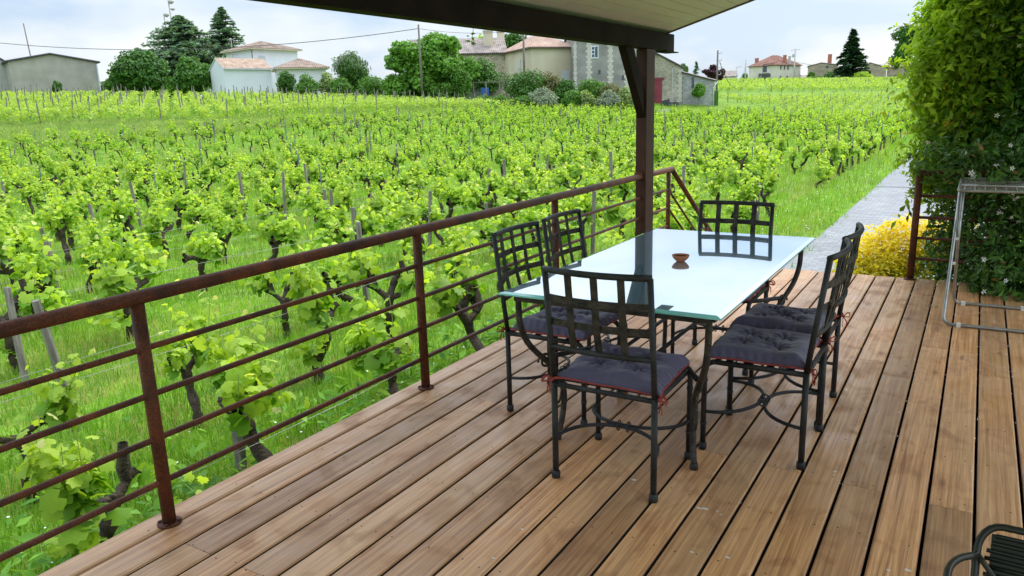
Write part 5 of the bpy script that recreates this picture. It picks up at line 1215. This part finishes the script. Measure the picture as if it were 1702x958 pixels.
# concrete warehouses, far left
b = Bld('warehouse', 'low grey concrete-block warehouse with a shallow dark gable at the far left', 24, 170, 94, 6, 16, 103, 'warehouse', 'warehouse')
hg = zat(b.P+np.array([*(b.u*b.L*.47), 0]), 91)-b.P[2]-b.h; b.walls(); b.gable(hg, off=.47); gable_roof(b, hg, M['asb'], over=.35, axis='v', off=.47)
MB().boxb((b.L-.16, -.12, -1), (b.L-.02, -.01, b.h-.2)).build('downpipe', M['pvc'], b.root)
b2 = Bld('warehouse', 'pale concrete warehouse cut off by the left edge, pale downpipe at its corner', -90, 19, 93, 6, 16, 102, 'warehouse', 'warehouse2')
b2.walls(); b2.gable(2.3); gable_roof(b2, 2.3, M['asb'], over=.35, axis='v')
MB().boxb((b2.L-.05, -.30, -1), (b2.L+.20, -.06, b2.h-.1)).build('downpipe', M['pvc'], b2.root)
# white house with garage
b = Bld('white_house', 'two-storey white house with brown hipped tile roof behind the white garage', 427, 501, 104, 30, -384, 82, 'house', 'white_wall')
b.walls(); rf = hip_roof(b, 1.25, M['roofbrown'], .55)
b.window(b.L*.19, b.h-2.0, .9, 1.2, 'shutter', 'white_wall2'); 
MB().tube([(-.08, .0, -1), (-.08, -.06, b.h-.1)], .06, 6).build('downpipe', M['asb'], b.root)
MB().tube([(-.5, 4.2, b.h-1.3), (-.5, 4.2, b.h+1.7)], .04, 5).tube([(-.9, 4.2, b.h+1.5), (-.1, 4.2, b.h+1.5)], .03, 4).build('aerial', M['concrete'], b.root)
MB().lathe([(0, 0), (.35, .06), (.45, .14)], (-.5, 4.0, b.h-1.1), 12).build('satellite_dish', M['shutter'], b.root)
b = Bld('garage', 'plain white garage with orange tile roof in front of the white house', 377, 455, 93, 22, -355, 114, 'garage', 'white_wall2')
b.walls(); gable_roof(b, 1.15, M['rooforange'], .25, 'u', edge_m='white_wall2', vl=.1)
b = Bld('white_house', 'single-storey white wing with low brown hipped roof among the shrubs', 466, 545, 97, 3, 7, 115, 'house', 'white_wall')
b.walls(); hip_roof(b, 1.25, M['roofbrown'], .5)
# stone house group
b = Bld('stone_house', 'old rubble-stone house with grey tiled roof and tall pale chimney behind the big tree', 690, 843, 101, 2, 8, 91, 'house', 'stone_spot')
b.walls(); rr_ = gable_roof(b, 2.0, M['roofold'], .4, 'u')
chimney(b, b.L*.83, 2.2, 1.15, b.h+.9, 1.9, M['cream']); chimney(b, b.L*1.0, 6.0, .9, b.h+1.0, 2.0, M['cream'])
b = Bld('cream_house', 'cream rendered house with pink tiled roof between the stone house and the grey tower', 885, 953, 94, 24, -838, 80.5, 'house', 'cream')
b.walls(); hip_roof(b, 1.75, M['roofpink'], .35); MB().boxb((-.06, b.D*.35, b.h-2.6), (-.01, b.D*.35+1.5, b.h-1.0)).build('blocked_window', M['quoin'], b.root); b.window(b.L*.82, zat(b.P, 136)-b.P[2], .85, 1.15, 'shutter', 'shutter')
b = Bld('stone_tower_house', 'tall grey rendered stone house with pale quoins and a small blue-white window', 954, 1075, 93, 9, 9, 66, 'house', 'stone_grey')
b.walls()
def quoins(b, x, w0=.5, w1=.85, h_=.30, z1=None):
    m = MB(); z = 0; i = 0
    while z < (z1 or b.h)-.3:
        ww = (w0 if i % 2 else w1)*random.uniform(.85, 1.1); m.boxb((x-ww/2, -.03-.004*(i % 2), z), (x+ww/2, -.002, z+h_-.02)); z += h_; i += 1
    return m
for fx in (.21, .50): quoins(b, b.L*fx, .45, .75).build('quoins', M['quoin'], b.root)
quoins(b, .2, .3, .45).build('quoins', M['quoin'], b.root); quoins(b, b.L*.74, .6, 1.1).build('quoins', M['quoin'], b.root)
zt = zat(b.P, 98)-b.P[2]; o = b.window(b.L*.285, zt, .85, 1.35, 'bluewin', 'quoin'); 
for i in range(3): MB().boxb((b.L*.285-.30, -.09, zt+.12+.42*i), (b.L*.285-.03, -.072, zt+.42*i+.42)).build('pane', M['pane'], o)
MB().boxb((b.L*.285+.06, -.09, zt+.10), (b.L*.285+.36, -.072, zt+1.28)).build('pane', M['pane'], o)
for fx, py_ in ((.685, 88), (.67, 129), (.35, 120)):
    zz = zat(b.P+np.array([*(b.u*b.L*fx), 0]), py_)-b.P[2]; MB().boxb((b.L*fx-.14, -.04, zz-.25), (b.L*fx+.14, -.006, zz+.25)).build('loophole', M['pane'], b.root)
MB().boxb((b.L*.78, -.05, 2.2), (b.L*.86, -.008, 5.0)).build('blocked_door', M['shutter'], b.root)
gable_roof(b, 2.2, M['roofold'], .2, 'u')
# barn
b = Bld('stone_barn', 'rubble-stone barn with a steep roof edge and tall dark red door beside the porch post', 1066, 1134, 97, 8, 12, 116, 'barn', 'stone')
hg = zat(b.P+np.array([*(b.u*b.L*.34), 0]), 90)-b.P[2]-b.h; b.walls(); b.gable(hg, off=.34); gable_roof(b, hg, M['asb'], .2, 'v', off=.34)
zd = zat(b.P, 134)-b.P[2]; o = MB().boxb((b.L*.2, -.10, -.4), (b.L*.50, -.01, zd)).build('door', M['reddoor'], b.root)
MB().boxb((b.L*.16, -.16, zd), (b.L*.55, -.012, zd+.25)).build('lintel', M['reddoor'], o); MB().boxb((b.L*.74, -.07, 0), (b.L*.75, -.01, b.h)).build('downpipe', M['pvc'], b.root)
quoins(b, b.L-.3, .4, .7).build('quoins', M['quoin'], b.root)
b = Bld('lean_to', 'grey block lean-to shed against the right end of the barn with a narrow dark window', 1134.5, 1187, 96.5, 8, 10, 122, 'shed', 'block')
drp = b.h-(zat(b.P+np.array([*(b.u*b.L), 0]), 135)-b.P[2]); 
m_ = MB(); m_.prism([(0, 0, b.gz), (b.L, 0, b.gz), (b.L, 0, b.h-drp), (0, 0, b.h)], (0, b.D, 0)); m_.build('wall', b.wallm, b.root); shed_roof(b, drp, M['roofold'], .2)
zz = zat(b.P, 147)-b.P[2]; MB().boxb((b.L*.27, -.05, zz), (b.L*.35, -.01, zz+1.3)).build('window', M['pane'], b.root)
MB().tube([(b.L*.96, -.12, -.5), (b.L*.96, -.12, b.h-drp-.8), (b.L+.3, -.3, b.h-drp-.1)], .07, 6).build('downpipe', M['pvc'], b.root)
MB().boxb((b.L+.02, .1, -.5), (b.L+.5, .8, b.h-drp-1.2)).build('ivy', M['dark_bush'], b.root)
# dark junk heap by the barn
P = G(1112, 94); jr = empty('tarp_heap', tuple(P), 'small dark heap of boxes under a tarp at the foot of the barn wall', 'heap')
jm = MB(); jm.prism([(-1.0, -.3, 0), (-.1, -.3, 0), (-.35, -.3, .75), (-.8, -.3, .55)], (0, .8, 0)); jm.boxb((.0, -.4, 0), (1.1, .4, .42)); jm.prism([(-.45, -.2, 0), (.15, -.2, 0), (-.1, -.2, .9)], (0, .5, 0)); jm.build('tarp', M['junk'], jr)
# hill house
b = Bld('hill_house', 'pale two-storey house with weathered red hipped roof alone on the hill', 1244, 1291, 262, -32, -1317, 112, 'house', 'hillwall')
b.walls(); rf = hip_roof(b, 3.4, M['roofred'], .5)
s_ = 262/F
o = MB().boxb((b.L*.50, -.1, 2.8), (b.L*.64, -.01, 5.3)).build('door', M['pane'], b.root); MB().boxb((b.L*.42, -1.3, 2.4), (b.L*.74, -.02, 2.6)).build('balcony', M['concrete'], o)
MB().boxb((b.L*.48, -.07, .3), (b.L*.78, -.01, 2.2)).build('window', M['pane'], b.root)
m_ = MB(); m_.prism([(b.L*.66, -1.4, 5.2), (b.L*.9, -1.4, 5.4), (b.L*.9, -.1, 6.3), (b.L*.70, -.1, 6.3)], (0, 0, .15)); m_.build('canopy', M['roofred'], b.root)
m_ = MB(); m_.prism([(b.L*.22, -1.2, 0), (b.L*.42, -1.2, 0), (b.L*.42, -1.2, 2.5)], (0, 1.1, 0)); m_.build('stair', M['concrete'], b.root)
for xx in (2.0, 4.2, 6.2): b.window(xx, 3.4, .7, 1.8, side='r', fr='hillwall')
for xx in (2.0, 6.0): b.window(xx, .6, .8, .8, side='r', fr='hillwall')
chimney(b, .9, 3, .9, b.h, 2.8, M['brick']); chimney(b, b.L*.95, 5, .8, b.h+.6, 2.6, M['brick']); chimney(b, b.L*1.0, 7, .6, b.h+.4, 2.4, M['concrete'])
# stone farm buildings right
b = Bld('farm_building', 'tan stone farm building left of the tall spruce', 1344, 1390, 258, 4, 12, 110, 'farm building', 'stone_tan')
hg = zat(b.P+np.array([*(b.u*b.L*.42), 0]), 105)-b.P[2]-b.h; b.walls(); b.gable(hg, off=.42); gable_roof(b, hg, M['roofold'], .4, 'v', off=.42)
MB().boxb((b.L*.60, -.08, b.h-.9), (b.L*.68, -.01, b.h-.2)).build('window', M['pane'], b.root); chimney(b, b.L*.76, 6, 1.2, b.h, 3.6, M['brick'])
b = Bld('farm_building', 'grey-tan stone farm building just right of the tall spruce', 1436, 1472, 256, 4, 12, 114, 'farm building', 'stone_tan')
b.walls(); b.gable(1.7, off=.2); gable_roof(b, 1.7, M['roofold'], .4, 'v', off=.2)
b = Bld('farm_building', 'long low stone farm building partly hidden behind the climber', 1473, 1530, 259, 2, 12, 112.5, 'farm building', 'stone_tan')
b.walls(); gable_roof(b, 2.2, M['rooforange'], .4, 'u')
b = Bld('distant_house', 'low distant house with a greyish roof beyond the purple tree', 1195, 1225, 290, 2, 10, 128, 'house', 'hillwall', base=136)
b.walls(); gable_roof(b, 2.0, M['roofold'], .4, 'u')
b = Bld('distant_shed', 'low pale distant roof between the hill house and the farm', 1322, 1342, 300, 2, 10, 131, 'shed', 'concrete', base=136)
b.walls(); gable_roof(b, 1.2, M['roofold'], .4, 'u')
# garden hut and blue door, pergola
b = Bld('garden_hut', 'small grey board hut with a mossy roof beside the big tree', 776, 801, 90, -3, 3, 133, 'hut', 'shed')
b.walls(); gable_roof(b, .8, M['roofold'], .2, 'v', edge_m='shed')
b = Bld('garden_wall', 'low old brick and stone wall behind the blue door', 800, 836, 91, 0, .5, 143, 'wall', 'stone'); b.walls(); MB().boxb((.1, -.05, b.h+.002), (b.L, .5, b.h+.55)).build('coping', M['terrapot'], b.root)
P = G(807, 88.5); o = MB().boxb((-.45, -.05, 0), (.45, .05, 2.1)).build('blue_panel', M['bluedoor']); o.location = tuple(P); z_ = zat(P, 159); o.location.z = z_; o.scale.z = (zat(P, 146)-z_)/2.1; o.rotation_euler.z = math.atan2(*dirh(807, 0)[::-1]); tag(o, 'bright blue painted panel standing by the garden wall', 'panel')
pg = empty('pergola', tuple(G(812, 87)), 'light timber pergola frame in front of the hut and blue panel', 'pergola', rz=math.atan2(*dirh(812, 0)[::-1]))
for x_ in (-1.6, -.2, 1.3, 2.1): MB().tube([(x_, 0, -.3), (x_, 0, 2.7)], .07, 6).build('post', M['stake'], pg)
MB().boxb((-2.6, -.05, 2.55), (2.3, .05, 2.66)).build('crossbeam', M['stake'], pg)

# ------------------------------------------------------------------ poles and cables
def pole(px, dep, pyt, r, lab, m='pole', base=None, lean=0, cat='pole', extra=None, name='utility_pole'):
    P = G(px, dep)
    if base is not None: P[2] = zat(P, base)
    h_ = zat(P, pyt)-P[2]; root = empty(name, tuple(P), lab, cat); MB().tube([(0, 0, -.5), (lean*h_, 0, h_)], [r, r*.7], 7).build('shaft', M[m], root)
    if extra: extra(root, h_)
    return P, h_
def ins(root, h_):
    b = MB()
    for i in range(4): b.tube([(0, 0, h_-.4-.9*i), (.5, 0, h_-.4-.9*i), (.5, 0, h_-.15-.9*i)], .05, 5)
    b.build('insulator', M['concrete'], root)
def arm(root, h_):
    b = MB(); b.boxb((-1.4, -.06, h_-.5), (1.4, .06, h_-.35)); b.build('crossarm', M['concrete'], root); MB().lathe([(.3, 0), (.4, .1), (.4, .9), (.3, 1.0)], (-.5, 0, h_-2.6), 10).build('transformer', M['concrete'], root)
def lamp(root, h_):
    b = MB(); b.lathe([(.1, 0), (.45, .25), (.42, .5), (.1, .6)], (0, 0, h_-.6), 10); b.lathe([(.1, 0), (.40, .2), (.1, .4)], (.2, 0, h_-1.5), 10); b.build('floodlight', M['concrete'], root)
pA, hA = pole(703, 82, 41, .13, 'bare wooden utility pole rising through the big tree', base=160)
pole(66, 112, 38, .10, 'thin brown pole leaning behind the warehouse roof', base=160, lean=-.10)
pole(873, 90, 52, .16, 'wooden pole in front of the cream houses', base=160)
pole(662, 95, 74, .06, 'thin dark mast left of the big tree', base=160, lean=-.03)
pole(304, 118, 0, .16, 'taller concrete floodlight mast in front of the cedars', 'concrete', base=160, cat='mast', extra=lamp, lean=-.04, name='floodlight_mast')
pole(294, 122, 22, .14, 'shorter concrete floodlight mast in front of the cedars', 'concrete', base=160, cat='mast', extra=lamp, lean=-.05, name='floodlight_mast')
pB, hB = pole(1190.5, 104, 84, .15, 'dark wooden pole with side insulators at the end of the lean-to', base=168, extra=ins)
pC, hC = pole(1238.5, 240, 100, .25, 'concrete pole left of the hill house', 'concrete', base=138)
pD, hD = pole(1319, 250, 81, .28, 'concrete pole with crossarm and transformer behind the hill house', 'concrete', base=138, extra=arm)
pole(1223, 240, 112, .14, 'thin street lamp pole in the distance', 'concrete', base=138, cat='street lamp', name='street_lamp', extra=lambda r_, h_: MB().tube([(0, 0, h_), (1.6, 0, h_+.1)], .12, 5).build('lamp_arm', M['concrete'], r_))
def cable(A, B, sag, r, lab):
    A, B = np.array(A), np.array(B); P = [A+(B-A)*t-np.array([0, 0, sag*4*t*(1-t)]) for t in np.linspace(0, 1, 24)]
    o = MB().tube(P, r, 5, caps=False).build('overhead_cable', M['asb']); tag(o, lab, 'cable')
topA = pA+np.array([0, 0, hA-.4])
cable(at(-160, 51, 95), topA, 2.2, .035, 'black overhead cable crossing the sky from the left edge to the wooden pole')
cable(topA, at(900, 44, 88), .6, .02, 'thin overhead cable running right from the wooden pole towards the cream house')
cable(pB+np.array([.3, 0, hB-1.5]), pC+np.array([0, 0, hC-1]), 5, .05, 'thin cable between the lean-to pole and the pole left of the hill house')
cable(pD+np.array([0, 0, hD-4]), at(1500, 100, 240), 2, .05, 'thin cable running right from the transformer pole')
# concrete edge strip in the grass by the barn
q0, q1 = G(1088, 84), G(1112, 84); o = MB().boxb((0, 0, -.1), (float(np.linalg.norm(q1-q0)), 1.2, .25)).build('concrete_slab', M['concrete']); o.location = tuple(q0); o.rotation_euler.z = math.atan2(q1[1]-q0[1], q1[0]-q0[0]); tag(o, 'pale concrete slab in the grass right of the porch post', 'slab')

# ------------------------------------------------------------------ trees and shrubs of the background
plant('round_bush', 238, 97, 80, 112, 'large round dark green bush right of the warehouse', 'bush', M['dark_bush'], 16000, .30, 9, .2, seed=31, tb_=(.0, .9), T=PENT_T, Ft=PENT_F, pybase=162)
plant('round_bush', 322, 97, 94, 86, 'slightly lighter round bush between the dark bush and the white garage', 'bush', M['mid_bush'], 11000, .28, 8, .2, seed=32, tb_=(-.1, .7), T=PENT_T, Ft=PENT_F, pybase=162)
conifer('cedar', 314, 118, 24, 160, 'broad blue-green cedar with floodlight masts in front', M['cedar'], 330, .62, seed=33, per=70, droop=.05, cone=2.2, pybase=162)
conifer('cedar', 384, 122, 10, 120, 'slimmer pointed cedar behind the white house', M['cedar'], 260, .6, seed=34, per=60, droop=.05, cone=1.35, pybase=162)
plant('hedge', 285, 108, 139, 150, 'long green hedge glimpsed behind the round bushes', 'hedge', M['mid_bush'], 5000, .3, 8, .1, seed=38, pybase=164)
plant('hedge', 190, 110, 133, 60, 'clipped green hedge between the warehouse and the round bush', 'hedge', M['mid_bush'], 4000, .25, 6, .1, seed=35, pybase=162)
plant('small_bush', 98, 90, 134, 22, 'small dark sprawling bush against the warehouse wall', 'bush', M['dark_bush'], 900, .22, 4, .05, seed=36, pybase=162)
SH = [(478, 92, 117, 40, 'dark_bush'), (512, 91, 122, 46, 'mid_bush'), (545, 93, 118, 34, 'pale_bush'), (570, 90, 128, 50, 'mid_bush'), (622, 90, 126, 60, 'mid_bush'), (655, 88, 122, 50, 'tree'), (735, 84, 138, 46, 'mid_bush'), (768, 84, 112, 40, 'mid_bush')]
SL_ = ['dark upright shrub right of the white garage', 'mid green shrub below the low hipped roof', 'yellow-green shrub at the end of the low white wing', 'loose shrub at the foot of the pine-like bush', 'broad green shrub between the pine-like bush and the big tree', 'green shrub merging into the left side of the big tree', 'low bush under the big tree', 'tall feathery bush left of the garden hut']
for (px, dp, pt, w_, m), lb in zip(SH, SL_): plant('shrub', px, dp, pt, w_, lb, 'shrub', M[m], 3400, .22, 6, .08, 'shrubs along the upper vineyard edge', seed=px, pybase=165 if px < 700 else 174)
plant('pine_bush', 588, 98, 84, 68, 'rounded dark pine with pale upright candles', 'pine', M['mid_bush'], 8000, .30, 8, .12, seed=41, T=LANCE_T, Ft=QUAD_F, tb_=(-.2, .65), pybase=164)
g_ = np.random.default_rng(3); Pp = G(588, 98); n = 260
a_ = g_.uniform(0, 6.28, n); ph_ = g_.uniform(.0, 1.0, n); rw = 2.5; hz = zat(Pp, 86)-zat(Pp, 156)
pc_ = np.stack([np.cos(a_)*np.sin(ph_*1.35)*rw, np.sin(a_)*np.sin(ph_*1.35)*rw, hz*(.55+.42*np.cos(ph_*1.35))], 1)
parts = [tube_np([p_, p_+np.array([0, 0, .40])], .035, 3) for p_ in pc_]; V_, F_, T_ = merge(parts)
o = link('candles', mesh_np('candles', V_, F_, M['grey_bush'], np.full(len(V_), .9)), [x for x in bpy.data.objects if x.name.startswith('pine_bush')][0]); o['kind'] = 'stuff'
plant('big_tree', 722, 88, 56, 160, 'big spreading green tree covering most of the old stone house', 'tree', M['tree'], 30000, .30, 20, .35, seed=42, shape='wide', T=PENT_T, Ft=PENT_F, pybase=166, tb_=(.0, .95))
plant('big_tree', 800, 91, 96, 84, 'darker hanging tree just left of the rubble wall', 'tree', M['dark_bush'], 7000, .26, 9, .2, seed=43, pybase=160, tb_=(.3, 1.0))
plant('back_tree', 806, 125, 57, 50, 'light green tree showing behind the chimney', 'tree', M['vine_far'], 3500, .40, 6, .2, seed=44, pybase=120)
plant('back_tree', 856, 130, 50, 60, 'dark tree showing above the roofs under the porch beam', 'tree', M['dark_bush'], 5000, .40, 6, .2, seed=45, pybase=120)
BU = [(872, 86, 116, 84, 'dark_bush', 'large dark green bush in front of the cream house'), (912, 87, 120, 50, 'red_bush', 'reddish-tipped bush behind the grey-leaved one'), (904, 79, 146, 66, 'grey_bush', 'silvery grey-leaved bush at the vineyard edge'),
      (950, 80, 150, 46, 'mid_bush', 'mid green bush right of the silvery one'), (938, 86, 132, 40, 'dark_bush', 'dark bush below the cream house window'), (974, 80, 150, 34, 'pale_bush', 'pale yellow-green rounded bush'),
      (984, 86, 131, 56, 'mid_bush', 'bright green bush in front of the grey tower'), (1015, 85, 138, 50, 'red_bush', 'reddish bush in front of the grey tower'), (1012, 79, 150, 50, 'grey_bush', 'grey-green bush close to the porch post'), (1040, 80, 145, 40, 'pale_bush', 'pale rounded bush touching the porch post'),
      (806, 82, 158, 50, 'mid_bush', 'low green bush below the blue panel'), (832, 80, 158, 50, 'mid_bush', 'low green bush right of the blue panel'), (872, 79, 160, 40, 'mid_bush', 'low green bush left of the silvery one'), (1056, 84, 140, 30, 'grey_bush', 'grey bush half behind the porch post')]
for px, dp, pt, w_, m, lb in BU: plant('garden_bush', px, dp, pt, w_, lb, 'bush', M[m], 5200, .20, 7, .08, 'garden bushes below the stone houses', seed=px+7, pybase=186 if dp < 83 else 178)
plant('wall_shrub', 1161, 95.0, 138, 26, 'round green shrub growing against the lean-to', 'shrub', M['tree'], 2600, .22, 5, .06, seed=51, pybase=163)
plant('roof_creeper', 1134, 103, 106, 22, 'green creeper showing over the barn roof edge', 'creeper', M['mid_bush'], 1200, .25, 4, .06, seed=52, pybase=128)
conifer('small_conifer', 1156, 150, 102, 22, 'small pale layered conifer behind the lean-to', M['cedar'], 60, .5, seed=53, per=22, pybase=140)
plant('purple_tree', 1184, 125, 107, 38, 'dark purple-leaved tree behind the wooden pole', 'tree', M['purple'], 4500, .28, 9, .15, seed=54, shape='tree', pybase=145)
plant('purple_tree', 1322, 275, 112, 14, 'small purple tree right of the hill house', 'tree', M['purple'], 1200, .6, 5, .2, seed=55, pybase=137)
plant('garden_bush', 1237, 250, 122, 14, 'green bush at the left corner of the hill house', 'bush', M['mid_bush'], 1200, .5, 5, .15, seed=56, pybase=138)
conifer('spruce', 1413, 246, 48, 60, 'tall dark pointed spruce between the farm buildings', M['spruce'], 170, 1.5, seed=57, per=48, droop=.02, cone=1.05, pybase=136)
for px, dp, pt, w_, m, lb in ((1347, 252, 119, 16, 'mid_bush', 'green bush left of the tan farm building'), (1352, 244, 127, 30, 'mid_bush', 'low green bush before the tan farm building'), (1380, 246, 118, 26, 'dark_bush', 'dark bush at the left foot of the spruce'), (1393, 240, 126, 14, 'pale_bush', 'small light green ball bush by the spruce'), (1434, 240, 119, 38, 'vine', 'bright green bush right of the spruce foot'), (1376, 240, 130, 12, 'mid_bush', 'tiny round bush beside the dark one'), (1490, 244, 124, 18, 'grey_bush', 'grey-green bush at the farm building wall')):
    plant('garden_bush', px, dp, pt, w_, lb, 'bush', M[m], 1500, .5, 5, .1, 'bushes round the farm on the hill', seed=px, pybase=137)
plant('far_tree', 1502, 200, 40, 60, 'dark airy tree behind the climber', 'tree', M['dark_bush'], 6000, .6, 12, .3, seed=61, shape='tree', pybase=138)
# twig hanging below the beam
tg = tag(MB().tube(smooth_path([(-2.69, 4.02, 2.05), (-2.70, 4.02, 1.99), (-2.705, 4.01, 1.95)], 4), .002, 5).build('hanging_sprig', M['stem']), 'small leafy sprig hanging below the porch beam', 'sprig')
p_ = np.array([(-2.70+.02*math.sin(i*2.1), 4.01+.02*math.cos(i*2.1), 2.02-.010*i) for i in range(8)]); V_, F_, T_ = leaves(p_, rng.normal(0, 1, (8, 3)), np.full(8, .035), LANCE_T, QUAD_F); link('leaf', mesh_np('leaf', V_, F_, M['mid_bush'], T_), tg)
